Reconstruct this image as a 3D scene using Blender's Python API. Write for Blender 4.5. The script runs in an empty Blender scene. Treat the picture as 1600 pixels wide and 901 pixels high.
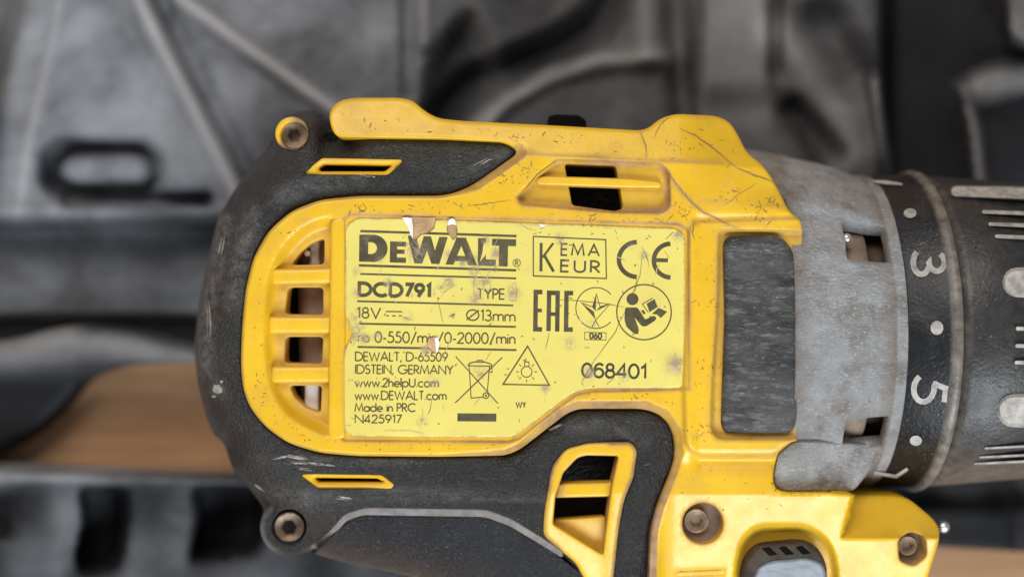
import bpy, bmesh, math, random
import numpy as np
from mathutils import Vector, Matrix
from mathutils.geometry import delaunay_2d_cdt

scene = bpy.context.scene
rng = random.Random(23)
nrs = np.random.RandomState(5)

# ------------------------------------------------------------------ camera, light, exposure
# Drawing units: u,v are tenths of a millimetre on the label plane of the drill; z is height in mm
# above that plane.  The label plane lies 62 mm above the bench top (world z = 0).
DIST = 210.0
LIFT = 62.0
cam_d = bpy.data.cameras.new('camera')
cam = bpy.data.objects.new('camera', cam_d)
scene.collection.objects.link(cam)
cam.location = (0, 0, (DIST + LIFT) / 1000)
cam_d.sensor_width = 36
cam_d.lens = 36 * DIST / 160.0
cam_d.clip_start = 0.01
cam_d.clip_end = 20
cam_d.dof.use_dof = True
cam_d.dof.focus_distance = DIST / 1000
cam_d.dof.aperture_fstop = 6.2
scene.camera = cam

world = bpy.data.worlds.new('World')
scene.world = world
world.use_nodes = True
bg = world.node_tree.nodes['Background']
bg.inputs[0].default_value = (0.95, 0.97, 1.0, 1)
bg.inputs[1].default_value = 0.24

def area(name, loc, aim, size, watt, col):
    l = bpy.data.lights.new(name, 'AREA')
    l.shape = 'RECTANGLE'
    l.size, l.size_y = size
    l.energy = watt
    l.color = col
    o = bpy.data.objects.new(name, l)
    scene.collection.objects.link(o)
    o.location = loc
    o.rotation_euler = (Vector(aim) - Vector(loc)).to_track_quat('-Z', 'Y').to_euler()
    return o
area('window_light', (0.16, -0.66, 0.60), (0, 0, 0.05), (0.6, 0.45), 9.5, (0.88, 0.95, 1.0))
area('ceiling_light', (-0.30, 0.72, 0.86), (0, 0, 0.05), (0.9, 0.6), 9.0, (1.0, 0.95, 0.89))  # added warm fill that brightens the top side, no lamp seen there

scene.view_settings.view_transform = 'Standard'
scene.view_settings.look = 'None'
scene.view_settings.exposure = 0
scene.view_settings.gamma = 1
scene.render.resolution_x = 1024
scene.render.resolution_y = 576

# ------------------------------------------------------------------ materials
class NT:
    def __init__(s, name):
        s.m = bpy.data.materials.new(name)
        s.m.use_nodes = True
        s.t = s.m.node_tree
        s.b = s.t.nodes['Principled BSDF']
        s.co = s.n('ShaderNodeTexCoord').outputs['Object']
    def n(s, k, **kw):
        x = s.t.nodes.new(k)
        for a, b in kw.items():
            setattr(x, a, b)
        return x
    def l(s, a, b):
        s.t.links.new(a, b)
    def noise(s, scale, detail=4, rough=.55, stretch=None, dist=0):
        x = s.n('ShaderNodeTexNoise')
        x.inputs['Scale'].default_value = scale
        x.inputs['Detail'].default_value = detail
        x.inputs['Roughness'].default_value = rough
        x.inputs['Distortion'].default_value = dist
        if stretch:
            mp = s.n('ShaderNodeMapping')
            mp.inputs['Scale'].default_value = stretch[:3]
            if len(stretch) > 3:
                mp.inputs['Rotation'].default_value = (0, 0, stretch[3])
            s.l(s.co, mp.inputs['Vector']); s.l(mp.outputs[0], x.inputs['Vector'])
        else:
            s.l(s.co, x.inputs['Vector'])
        return x.outputs['Fac']
    def ramp(s, f, lo, hi, a=0., b=1.):
        x = s.n('ShaderNodeMapRange')
        x.inputs[1].default_value = lo; x.inputs[2].default_value = hi
        x.inputs[3].default_value = a; x.inputs[4].default_value = b
        s.l(f, x.inputs[0])
        return x.outputs[0]
    def math(s, op, a, b):
        x = s.n('ShaderNodeMath', operation=op)
        for i, q in enumerate((a, b)):
            if isinstance(q, (int, float)):
                x.inputs[i].default_value = q
            else:
                s.l(q, x.inputs[i])
        return x.outputs[0]
    def mix(s, f, a, b):
        x = s.n('ShaderNodeMix', data_type='RGBA')
        for i, q in ((0, f), (6, a), (7, b)):
            if isinstance(q, (int, float)):
                x.inputs[i].default_value = q
            elif isinstance(q, tuple):
                x.inputs[i].default_value = (*q, 1)
            else:
                s.l(q, x.inputs[i])
        return x.outputs[2]
    def attr(s, name):
        x = s.n('ShaderNodeAttribute', attribute_name=name)
        return x.outputs['Fac']
    def bump(s, h, strength, dist):
        x = s.n('ShaderNodeBump')
        x.inputs['Strength'].default_value = strength
        x.inputs['Distance'].default_value = dist
        s.l(h, x.inputs['Height'])
        s.l(x.outputs[0], s.b.inputs['Normal'])
    def fin(s, col, rough, metal=0., spec=.5):
        for k, q in (('Base Color', col), ('Roughness', rough), ('Metallic', metal), ('Specular IOR Level', spec)):
            if isinstance(q, (int, float)):
                s.b.inputs[k].default_value = q
            elif isinstance(q, tuple):
                s.b.inputs[k].default_value = (*q, 1)
            else:
                s.l(q, s.b.inputs[k])
        return s.m

def m_yellow():
    s = NT('yellow_plastic')
    c = s.mix(s.ramp(s.noise(90, 3), .35, .7), (.79, .475, .018), (.70, .40, .012))
    c = s.mix(s.ramp(s.noise(420, 4, .6), .52, .78, 0, .30), c, (.55, .34, .10))        # handling grime
    n1 = s.noise(1500, 3, .6, (1, 1.7, 1, .6), 1.2)
    n2 = s.noise(170, 2)
    sp = s.math('MULTIPLY', s.ramp(n1, .665, .72), s.ramp(n2, .50, .64))
    c = s.mix(s.math('MULTIPLY', sp, .8), c, (.10, .052, .016))                          # nicks
    n3 = s.noise(800, 3, .5, (1, 4.5, 1, -.5), .6)
    sp = s.math('MULTIPLY', s.ramp(n3, .70, .74), s.ramp(s.noise(130, 2), .5, .6))
    c = s.mix(s.math('MULTIPLY', sp, .7), c, (.16, .08, .03))
    c = s.mix(s.ramp(s.noise(1100, 4, .6, (1, 5, 1, .9), .5), .64, .72, 0, .35), c, (.86, .62, .12))
    c = s.mix(s.math('MULTIPLY', s.ramp(s.noise(75, 4, .65), .55, .75), .35), c, (.42, .235, .05))
    d = s.attr('dirt')
    d = s.math('MULTIPLY', d, s.ramp(s.noise(48, 3, .6), .34, .62, .40, 1.05))
    dn = s.math('MULTIPLY', d, s.ramp(s.noise(700, 4, .6), .25, .55, .65, 1.12))
    d2 = s.mix(s.ramp(s.noise(330, 3), .35, .65), (.285, .16, .09), (.43, .27, .165))
    c = s.mix(s.ramp(dn, 0, 1), c, d2)
    s.bump(s.noise(1500, 4, .6), .28, .00016)
    r = s.ramp(s.noise(300, 3), .3, .7, .26, .42)
    r = s.math('ADD', r, s.math('MULTIPLY', d, .3))
    return s.fin(c, r, 0, s.math('MULTIPLY', s.math('SUBTRACT', 1.0, s.ramp(d, 0, .7)), .52))

def m_rubber(name, a, b, dust=.5, dcol=(.20, .19, .18), speck=.5):
    s = NT(name)
    c = s.mix(s.ramp(s.noise(160, 4), .3, .7), a, b)
    f = s.math('MULTIPLY', s.ramp(s.noise(60, 5, .6), .40, .72), s.ramp(s.noise(700, 4, .7, (1, 2.2, 1, .4)), .35, .75))
    c = s.mix(s.math('MULTIPLY', f, dust), c, dcol)
    c = s.mix(s.math('MULTIPLY', s.attr('wear'), s.ramp(s.noise(520, 5, .75, (1, 1.6, 1, 1.1)), .36, .64)), c, (.20, .19, .18))
    sp = s.math('MULTIPLY', s.ramp(s.noise(2600, 3, .65, (1, 1.5, 1, .9)), .58, .70), s.ramp(s.noise(220, 3), .35, .65))
    c = s.mix(s.math('MULTIPLY', sp, speck), c, (.26, .26, .27))  # pale specks paint the glints of the rubber grain
    d = s.attr('dirt')
    c = s.mix(s.math('MULTIPLY', d, s.ramp(s.noise(350, 4), .3, .65, .3, 1.)), c, (.20, .185, .165))
    s.bump(s.noise(1900, 3, .7), 1.0, .0008)
    return s.fin(c, s.ramp(s.noise(200, 4), .3, .7, .32, .50), 0, .55)

def m_simple(name, col, rough, metal=0, var=.25, scale=400, bump=.0, spec=.5, worn=False):
    s = NT(name)
    d = tuple(q * (1 - var) for q in col); e = tuple(min(1, q * (1 + var)) for q in col)
    c = s.mix(s.ramp(s.noise(scale, 4), .3, .7), d, e)
    if worn:
        c = s.mix(s.math('MULTIPLY', s.attr('dirt'), s.ramp(s.noise(800, 5, .72), .42, .54, .0, .95)), c, (.36, .27, .19))
    if bump:
        s.bump(s.noise(scale * 3, 4), bump, .0002)
    return s.fin(c, rough, metal, spec)

def m_alu():
    s = NT('cast_aluminium')
    c = s.mix(s.ramp(s.noise(250, 5, .65), .3, .7), (.47, .475, .49), (.31, .305, .30))
    c = s.mix(s.ramp(s.noise(140, 5, .65), .50, .68, 0, .75), c, (.20, .165, .13))
    c = s.mix(s.ramp(s.noise(520, 4, .7, (1, 1.5, 1, .3)), .62, .72, 0, .6), c, (.17, .15, .135))
    c = s.mix(s.ramp(s.noise(1500, 3, .6, (1, 2.2, 1)), .58, .68, 0, .7), c, (.66, .68, .72))  # fine pale speckle paints highlights on the rough casting
    d = s.attr('dirt')
    c = s.mix(s.math('MULTIPLY', d, s.ramp(s.noise(300, 4), .3, .65, .3, 1.)), c, (.20, .14, .09))
    s.bump(s.noise(650, 6, .75, (1, 1.4, 1)), .9, .0011)
    return s.fin(c, s.ramp(s.noise(300, 4), .3, .7, .32, .55), .35, .5)

def m_pad():
    s = NT('scuffed_rubber_pad')
    c = s.mix(s.ramp(s.noise(150, 5, .7, (.7, 1.4, 1)), .36, .64), (.006, .006, .008), (.075, .072, .070))
    c = s.mix(s.ramp(s.noise(600, 5, .75, (.5, 1.9, 1, .05)), .52, .68, 0, .7), c, (.22, .21, .20))
    c = s.mix(s.ramp(s.noise(2200, 2, .6, (.5, 1.5, 1)), .66, .74, 0, .6), c, (.45, .44, .43))
    s.bump(s.noise(450, 6, .75, (.6, 1.5, 1)), .9, .0008)
    return s.fin(c, s.ramp(s.noise(300, 4), .3, .7, .30, .48), 0, .5)

def m_label():
    s = NT('label_film')
    c = s.mix(s.ramp(s.noise(60, 3), .35, .7), (.74, .635, .155), (.68, .57, .135))
    c = s.mix(s.ramp(s.noise(240, 4, .6), .56, .78, 0, .35), c, (.62, .47, .16))
    sp = s.math('MULTIPLY', s.ramp(s.noise(2600, 3, .6), .655, .72), s.ramp(s.noise(150, 2), .48, .62))
    c = s.mix(s.math('MULTIPLY', sp, .7), c, (.13, .10, .05))
    c = s.mix(s.math('MULTIPLY', s.attr('dirt'), s.ramp(s.noise(800, 5, .72), .42, .54, .0, .95)), c, (.36, .26, .18))
    s.bump(s.noise(350, 5, .6), .4, .00026)
    return s.fin(c, s.ramp(s.noise(120, 3), .3, .7, .30, .42), 0, .4)

def m_clutch():
    s = NT('black_collar_plastic')
    c = s.mix(s.ramp(s.noise(120, 4), .3, .7), (.003, .0035, .005), (.008, .009, .012))
    c = s.mix(s.ramp(s.noise(180, 6, .7), .55, .75, 0, .35), c, (.085, .08, .078))
    sp = s.math('MULTIPLY', s.ramp(s.noise(2200, 3, .6), .63, .72), s.ramp(s.noise(200, 3), .42, .6))
    c = s.mix(s.math('MULTIPLY', sp, .6), c, (.30, .29, .27))
    c = s.mix(s.math('MULTIPLY', s.attr('dirt'), s.ramp(s.noise(500, 4), .3, .65, .35, 1.)), c, (.27, .235, .195))
    s.bump(s.noise(1500, 4, .65), .4, .0003)
    return s.fin(c, s.ramp(s.noise(260, 4), .3, .7, .30, .48), 0, .48)

def m_case():
    s = NT('dusty_blow_moulded_plastic')
    c = s.mix(s.ramp(s.noise(40, 3), .3, .7), (.004, .004, .005), (.009, .009, .011))
    d = s.attr('dirt')
    g = s.mix(s.ramp(s.noise(35, 4, .6), .35, .65), (.315, .325, .352), (.175, .182, .20))
    xyz = s.n('ShaderNodeSeparateXYZ'); s.l(s.co, xyz.inputs[0])
    wm = s.math('MULTIPLY', s.ramp(xyz.outputs[0], -.03, .03), s.ramp(s.noise(22, 3), .3, .65, .35, 1.))
    g = s.mix(wm, g, s.mix(s.ramp(s.noise(35, 4, .6), .35, .65), (.30, .275, .255), (.15, .135, .125)))
    f = s.math('MULTIPLY', d, s.ramp(s.noise(48, 5, .62, None, .4), .34, .62, .28, 1.))
    c = s.mix(s.ramp(f, 0, 1), c, g)
    w = s.attr('wear')
    c = s.mix(s.math('MULTIPLY', w, s.ramp(s.noise(70, 4), .30, .62, .35, 1.)), c, (.50, .475, .455))
    s.bump(s.noise(1000, 4, .6), .3, .0003)
    return s.fin(c, .62, 0, .22)

def m_wood():
    s = NT('varnished_bench_wood')
    a = s.noise(26, 5, .6, (1, 14, 1, .03), .4)
    c = s.mix(s.ramp(a, .3, .7), (.54, .30, .155), (.36, .19, .09))
    c = s.mix(s.ramp(s.noise(140, 4, .6, (1, 30, 1, .03)), .5, .8, 0, .4), c, (.15, .066, .027))
    return s.fin(c, .45, 0, .4)

M = dict(
    yellow=m_yellow(), label=m_label(), alu=m_alu(), pad=m_pad(), clutch=m_clutch(), case=m_case(), wood=m_wood(),
    rubber=m_rubber('black_overmould_rubber', (.008, .008, .0085), (.018, .0175, .017), .40, (.13, .125, .12), speck=.55),
    grip=m_rubber('textured_grip_rubber', (.006, .0065, .009), (.012, .013, .017), .25, (.06, .065, .08), .8),
    seam=m_simple('dusty_seam', (.20, .18, .165), .8, 0, .3),
    ink=m_simple('black_print', (.078, .064, .030), .45, 0, .35, 500, worn=True),
    ink_soft=m_simple('black_thin_print', (.088, .070, .028), .45, 0, .35, 600, worn=True),
    stamp=m_simple('inkjet_stamp', (.035, .034, .030), .5, 0, .4, 600, worn=True),
    scuff=m_simple('scuff_dirt', (.17, .115, .075), .7, 0, .5, 900),
    scuff_dark=m_simple('scuff_dark', (.15, .095, .045), .7, 0, .5, 900),
    scuff_brown=m_simple('old_grease', (.075, .05, .03), .6, 0, .4, 400),
    crack=m_simple('dirt_line', (.30, .19, .055), .6, 0, .35, 700),
    scuff_grey=m_simple('scuff_grey', (.36, .30, .24), .5, 0, .4, 900),
    crease=m_simple('label_crease', (.60, .48, .20), .35, 0, .3, 900),
    white=m_simple('label_backing', (.80, .78, .78), .3, 0, .08, 500),
    adhesive=m_simple('bare_plastic_under_label', (.44, .26, .12), .5, 0, .55, 260),
    beige=m_simple('worn_beige_paint', (.36, .335, .305), .65, 0, .4, 700, .3),
    dark=m_simple('cavity_black', (.004, .0035, .003), .9, 0, .3, spec=.1),
    shell=m_simple('grimy_button_plastic', (.055, .040, .028), .7, 0, .45, 300, spec=.2),
    hole=m_simple('dusty_hole_floor', (.30, .215, .16), .75, 0, .3, 400),
    motor=m_simple('dusty_motor_can', (.30, .215, .18), .55, .1, .35, 300, .3),
    steel=m_simple('dusty_steel', (.52, .49, .47), .32, .75, .3, 700, .2),
    screw=m_simple('grimy_screw', (.25, .175, .115), .45, .25, .5, 500, .4),
    bright=m_simple('polished_steel', (.80, .86, .90), .18, .9, .08),
    gear=m_simple('greasy_brown_gear', (.27, .195, .14), .55, .1, .25, 300, .3),
    button=m_simple('grey_blue_button_plastic', (.145, .165, .19), .42, 0, .3, 350, .3),
)

# ------------------------------------------------------------------ geometry helpers
def W(u, v, z):
    k = (DIST - z) / DIST * 1e-4
    return np.stack([(u - 800.) * k, -(v - 450.5) * k, (z + LIFT) * 1e-3 + 0 * u], -1)

def rnd(pts, r=12, n=5):
    """round the corners of a closed outline; a third value in a point is its own radius"""
    out = []
    m = len(pts)
    for i in range(m):
        p = np.array(pts[i][:2], float)
        rr = pts[i][2] if len(pts[i]) > 2 else r
        a = np.array(pts[i - 1][:2], float) - p
        b = np.array(pts[(i + 1) % m][:2], float) - p
        la, lb = np.hypot(*a), np.hypot(*b)
        c = min(rr, la * .499, lb * .499)
        if c < .4:
            out.append(p); continue
        q0, q1 = p + a / la * c, p + b / lb * c
        for t in np.linspace(0, 1, n):
            out.append((1 - t) ** 2 * q0 + 2 * t * (1 - t) * p + t * t * q1)
    return np.array(out)

def resample(P, sp, closed=True):
    P = np.asarray(P, float)
    if closed:
        P = np.vstack([P, P[:1]])
    L = np.hypot(*np.diff(P, axis=0).T)
    keep = np.r_[True, L > 1e-6]
    P = P[keep]
    L = np.hypot(*np.diff(P, axis=0).T)
    s = np.r_[0, np.cumsum(L)]
    n = max(3, int(round(s[-1] / sp)))
    t = np.linspace(0, s[-1], n + 1)
    if closed:
        t = t[:-1]
    return np.stack([np.interp(t, s, P[:, 0]), np.interp(t, s, P[:, 1])], -1)

def circle(u, v, r, n=40, ry=None):
    a = np.linspace(0, 2 * math.pi, n, endpoint=False)
    return np.stack([u + r * np.cos(a), v + (ry or r) * np.sin(a)], -1)

def dist(Q, P, closed=True):
    P = np.asarray(P, float)
    A = P if closed else P[:-1]
    B = np.roll(P, -1, 0) if closed else P[1:]
    AB = B - A
    l2 = (AB ** 2).sum(1) + 1e-12
    out = np.empty(len(Q))
    for i in range(0, len(Q), 4000):
        q = Q[i:i + 4000, None, :]
        t = np.clip(((q - A) * AB).sum(2) / l2, 0, 1)
        out[i:i + 4000] = np.sqrt((((A + t[..., None] * AB) - q) ** 2).sum(2).min(1))
    return out

def inside(Q, P):
    P = np.asarray(P, float)
    A = P; B = np.roll(P, -1, 0)
    out = np.zeros(len(Q), bool)
    for i in range(0, len(Q), 4000):
        x = Q[i:i + 4000, 0:1]; y = Q[i:i + 4000, 1:2]
        c = (A[:, 1] > y) != (B[:, 1] > y)
        with np.errstate(divide='ignore', invalid='ignore'):
            xi = (B[:, 0] - A[:, 0]) * (y - A[:, 1]) / (B[:, 1] - A[:, 1]) + A[:, 0]
        out[i:i + 4000] = ((c & (x < xi)).sum(1) % 2) == 1
    return out

def sd(Q, P):
    d = dist(Q, P)
    return np.where(inside(Q, P), d, -d)

def sstep(x):
    x = np.clip(x, 0, 1)
    return x * x * (3 - 2 * x)

def offs(P, d):
    t = np.roll(P, -1, 0) - np.roll(P, 1, 0)
    t /= np.hypot(*t.T)[:, None] + 1e-9
    nrm = np.stack([-t[:, 1], t[:, 0]], -1)
    area2 = (P[:, 0] * np.roll(P[:, 1], -1) - np.roll(P[:, 0], -1) * P[:, 1]).sum()
    return P + nrm * d * (1 if area2 > 0 else -1)

def mesh_obj(name, verts, faces, mat, parent=None, smooth=True, attrs=None):
    me = bpy.data.meshes.new(name)
    me.from_pydata([tuple(map(float, q)) for q in verts], [], faces)
    me.materials.append(mat)
    for k, a in (attrs or {}).items():
        at = me.attributes.new(k, 'FLOAT', 'POINT')
        at.data.foreach_set('value', np.asarray(a, np.float32))
    me.polygons.foreach_set('use_smooth', [smooth] * len(me.polygons))
    me.update()
    o = bpy.data.objects.new(name, me)
    scene.collection.objects.link(o)
    if parent:
        o.parent = parent
        o.matrix_parent_inverse = Matrix.Translation(-world_loc(parent))
    return o

def world_loc(o):
    return o.location if not o.parent else (Vector(o.location) + (o.matrix_parent_inverse.translation if False else Vector((0, 0, 0))))

EMP = {}
def thing(name, loc, label, cat, group=None):
    o = bpy.data.objects.new(name, None)
    o.empty_display_size = .01
    scene.collection.objects.link(o)
    o.location = loc
    o['label'] = label; o['category'] = cat
    if group: o['group'] = group
    return o

def add(name, verts, faces, mat, parent, **k):
    o = mesh_obj(name, verts, faces, mat, None, **k)
    if parent:
        o.parent = parent
        if parent.type == 'EMPTY':
            o.matrix_parent_inverse = Matrix.Translation(-Vector(parent.location))
    return o

def patch(name, outline, zf, mat, parent, holes=(), feats=(), er=6, her=3, wall=5, sp=9, rsp=4.,
          hwall=None, dirt=None, extra=None, rings=(), lines=()):
    """a moulded sheet: outline and holes in drawing units, height by zf, rounded rim, walls dropping straight down"""
    loops = [resample(outline, rsp)] + [resample(h, min(rsp, 3)) for h in holes]
    ers = [er] + [her] * len(holes)
    base = [p for L in loops for p in L]
    edges = []; k = 0
    for L in loops:
        n = len(L)
        edges += [(k + i, k + (i + 1) % n) for i in range(n)]
        k += n
    nb = k
    cand = []
    for i, (L, e) in enumerate(zip(loops, ers)):
        for f in (.06, .22, .5, 1.):
            q = offs(L, e * f * (1 if i == 0 else -1))
            dd = dist(q, L)
            cand.append(q[dd > e * f * .9])
    for d_ in rings:
        q = offs(loops[0], d_)
        cand.append(q[dist(q, loops[0]) > d_ * .9])
    for Lp in lines:
        for o_ in (-2.5, 0, 2.5):
            q = resample(np.array(Lp, float), 4, False)
            t = np.gradient(q, axis=0); t /= np.hypot(*t.T)[:, None]
            cand.append(q + np.stack([-t[:, 1], t[:, 0]], -1) * o_)
    for (P, off, w) in feats:
        P = resample(P, 5)
        for f in (-.5, -.25, 0, .25, .5):
            q = offs(P, w * f)
            cand.append(q[dist(q, P) > abs(w * f) * .9 - .01])
    lo = loops[0].min(0); hi = loops[0].max(0)
    gu, gv = np.meshgrid(np.arange(lo[0], hi[0], sp), np.arange(lo[1], hi[1], sp))
    gu = gu + (np.arange(gu.shape[0]) % 2)[:, None] * sp * .5
    cand.append(np.stack([gu.ravel(), gv.ravel()], -1))
    C = np.vstack(cand)
    ok = inside(C, loops[0])
    for h in loops[1:]:
        ok &= ~inside(C, h)
    C = C[ok]
    dm = np.min([dist(C, L) for L in loops], 0)
    C = C[dm > .25]
    seen = set(); keep = []
    for i, (a, b) in enumerate(C):
        key = (round(a / 1.1), round(b / 1.1))
        if key not in seen:
            seen.add(key); keep.append(i)
    C = C[keep]
    pts = np.vstack([np.array(base), C])
    r = delaunay_2d_cdt([Vector(p) for p in pts], edges, [], 0, 1e-5)
    V = np.array([tuple(p) for p in r[0]])
    F = np.array([f for f in r[2] if len(f) == 3])
    cen = V[F].mean(1)
    ok = inside(cen, loops[0])
    for h in loops[1:]:
        ok &= ~inside(cen, h)
    F = F[ok]
    z = zf(V[:, 0], V[:, 1])
    for (P, off, w) in feats:
        s = sd(V, P)
        z = z + off * sstep(s / w + .5)
    dl = [dist(V, L) for L in loops]
    drop = np.zeros(len(V))
    for d, e in zip(dl, ers):
        t = np.clip(1 - d / e, 0, 1)
        drop = np.maximum(drop, e * .1 * (1 - np.sqrt(np.maximum(0, 1 - t * t))))
    z = z - drop
    xyz = W(V[:, 0], V[:, 1], z)
    at = {}
    dv = dirt(V[:, 0], V[:, 1], np.min(dl, 0), dl[0]) if dirt is not None else np.zeros(len(V))
    ex = {kk: fn(V[:, 0], V[:, 1], z) for kk, fn in (extra or {}).items()}
    faces = []
    for a, b, c in F:
        p, q, s = V[a], V[b], V[c]
        cr = (q[0] - p[0]) * (s[1] - p[1]) - (q[1] - p[1]) * (s[0] - p[0])
        faces.append((int(a), int(c), int(b)) if cr > 0 else (int(a), int(b), int(c)))
    cnt = {}
    for f in faces:
        for i in range(3):
            e = (f[i], f[(i + 1) % 3])
            cnt[e] = cnt.get(e, 0) + 1
    be = [e for e in cnt if (e[1], e[0]) not in cnt]
    bv = sorted({x for e in be for x in e})
    n0 = len(xyz)
    idx = {x: n0 + i for i, x in enumerate(bv)}
    low = xyz[bv].copy()
    if hwall is None:
        low[:, 2] -= wall * 1e-3
    else:
        isout = dl[0][bv] < .3
        low[:, 2] -= np.where(isout, wall, hwall) * 1e-3
    xyz = np.vstack([xyz, low])
    dv = np.r_[dv, dv[bv]]
    ex = {kk: np.r_[a, a[bv]] for kk, a in ex.items()}
    for a, b in be:
        faces.append((b, a, idx[a], idx[b]))
    at['dirt'] = dv
    at.update(ex)
    return add(name, xyz, faces, mat, parent, attrs=at)

def join_data(parts):
    vs = []; fs = []; k = 0
    for v, f in parts:
        vs.append(np.asarray(v)); fs += [tuple(i + k for i in q) for q in f]; k += len(v)
    return np.vstack(vs), fs

def ribbon(P, w, taper=False, closed=False):
    """flat stroke of width w along a polyline -> (2-D verts, faces)"""
    P = np.asarray(P, float)
    keep = [0] + [i for i in range(1, len(P)) if np.hypot(*(P[i] - P[i - 1])) > 1e-4]
    P = P[keep]
    if len(P) < 2:
        P = np.array([P[0] - (w / 2, 0), P[0] + (w / 2, 0)])
    n = len(P); L = []; R = []
    for i in range(n):
        a = P[i] - P[i - 1] if i > 0 else (P[0] - P[-2] if closed else P[1] - P[0])
        b = P[i + 1] - P[i] if i < n - 1 else (P[1] - P[0] if closed else P[-1] - P[-2])
        a = a / (np.hypot(*a) + 1e-9); b = b / (np.hypot(*b) + 1e-9)
        na = np.array([-a[1], a[0]]); nb_ = np.array([-b[1], b[0]])
        m = na + nb_; lm = np.hypot(*m)
        if lm < .35:
            m = na; sc = 1
        else:
            m /= lm; sc = min(2.2, 1 / max(.3, m @ na))
        h = w / 2 * sc
        if taper:
            h *= .15 + .85 * math.sin(math.pi * (i + .3) / (n - .4))
        L.append(P[i] + m * h); R.append(P[i] - m * h)
    V = np.array(L + R)
    F = [(i, i + 1, n + i + 1, n + i) for i in range(n - 1)]
    return V, F

def fill(polys):
    """flat even-odd fill of outlines -> (2-D verts, faces)"""
    pts = []; ed = []
    for P in polys:
        k = len(pts); n = len(P)
        pts += [Vector(p[:2]) for p in P]
        ed += [(k + i, k + (i + 1) % n) for i in range(n)]
    r = delaunay_2d_cdt(pts, ed, [], 0, 1e-6)
    V = np.array([tuple(p) for p in r[0]])
    F = [f for f in r[2] if len(f) == 3]
    c = V[np.array(F)].mean(1)
    s = np.zeros(len(F), int)
    for P in polys:
        s += inside(c, np.array([p[:2] for p in P]))
    return V, [f for f, q in zip(F, s) if q % 2]

def up(verts, faces):
    out = []
    for f in faces:
        p, q, s = (np.asarray(verts[f[i]]) for i in range(3))
        out.append(tuple(f) if np.cross(q - p, s - p)[2] >= 0 else tuple(reversed(f)))
    return out

def printed(name, parts, mat, parent, zf):
    V, F = join_data(parts)
    z = zf(V[:, 0], V[:, 1]) if callable(zf) else np.full(len(V), zf)
    X = W(V[:, 0], V[:, 1], z)
    return add(name, X, up(X, F), mat, parent, smooth=False, attrs={'dirt': blots(V[:, 0], V[:, 1])})

BLOTS = [(686, 453, 8), (701, 441, 8), (757, 440, 8), (743, 466, 9), (744, 440, 6), (652, 393, 13), (640, 382, 8), (776, 396, 8), (769, 416, 8), (802, 457, 10), (560, 514, 9), (551, 524, 8), (570, 528, 8), (637, 497, 7),
         (590, 526, 6), (891, 537, 8), (1056, 570, 15), (745, 408, 8), (742, 424, 8), (1007, 399, 6), (985, 384, 5), (606, 440, 6), (676, 596, 8), (750, 580, 9), (758, 375, 6), (876, 374, 9), (558, 423, 5), (571, 372, 7), (592, 402, 6), (926, 508, 7), (702, 400, 7), (720, 410, 8), (852, 606, 6), (660, 660, 8), (707, 494, 4), (920, 584, 9), (973, 586, 8), (556, 493, 8), (1060, 365, 9), (665, 545, 8), (558, 458, 6)]
def blots(u, v):
    g = np.zeros(u.shape)
    for a, b, r in BLOTS:
        g = np.maximum(g, np.exp(-((u - a) ** 2 + (v - b) ** 2) / (r * r)))
    return np.clip(g * 1.2, 0, 1)

# nose axis (x axis direction), mm
AY, AZ = -7.3, -24.5
def cyl(V, r):
    """lay drawing points onto a cylinder of radius r (mm) round the nose axis"""
    u, v = V[:, 0], V[:, 1]
    z = np.zeros(len(V))
    for _ in range(25):
        y = -(v - 450.5) * .1 * (DIST - z) / DIST
        z = .5 * z + .5 * (AZ + np.sqrt(np.maximum(r * r - (y - AY) ** 2, 0.2)))
    return W(u, v, z)

def lathe(name, prof, mat, parent, nth=160, skip=None, dirt=None, thick=0, radd=None):
    """surface of revolution round the nose axis; prof = (x, ry, rz) in mm"""
    prof = np.array(prof, float)
    th = np.linspace(-math.pi, math.pi, nth, endpoint=False)
    V = []; D = []
    for x, ry, rz in prof:
        a_ = radd(x, np.degrees(th)) if radd else 0
        V.append(np.stack([np.full(nth, x), AY + (ry + a_) * np.sin(th), AZ + (rz + a_) * np.cos(th)], -1))
        D.append((dirt(np.full(nth, x), th) if dirt else np.zeros(nth)))
    V = np.vstack(V); D = np.concatenate(D)
    F = []
    for i in range(len(prof) - 1):
        xm = (prof[i, 0] + prof[i + 1, 0]) / 2
        for j in range(nth):
            k = (j + 1) % nth
            tm = th[j] + math.pi / nth
            if skip and skip(xm, math.degrees(tm)):
                continue
            F.append((i * nth + j, i * nth + k, (i + 1) * nth + k, (i + 1) * nth + j))
    X = V * 1e-3
    X[:, 2] += LIFT * 1e-3
    if thick:
        # rims of the cut-outs get a wall going inwards
        cnt = {}
        for f in F:
            for i in range(4):
                cnt[(f[i], f[(i + 1) % 4])] = 1
        be = [e for e in cnt if (e[1], e[0]) not in cnt]
        bv = sorted({q for e in be for q in e}); n0 = len(X)
        idx = {q: n0 + i for i, q in enumerate(bv)}
        low = X[bv].copy()
        c = np.array([0, AY * 1e-3, (AZ + LIFT) * 1e-3])
        rad = low - c; rad[:, 0] = 0
        rl = np.hypot(rad[:, 1], rad[:, 2])[:, None]
        low -= rad / rl * thick * 1e-3
        X = np.vstack([X, low]); D = np.r_[D, D[bv]]
        F += [(b, a, idx[a], idx[b]) for a, b in be]
    return add(name, X, F, mat, parent, attrs={'dirt': D})

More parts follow.
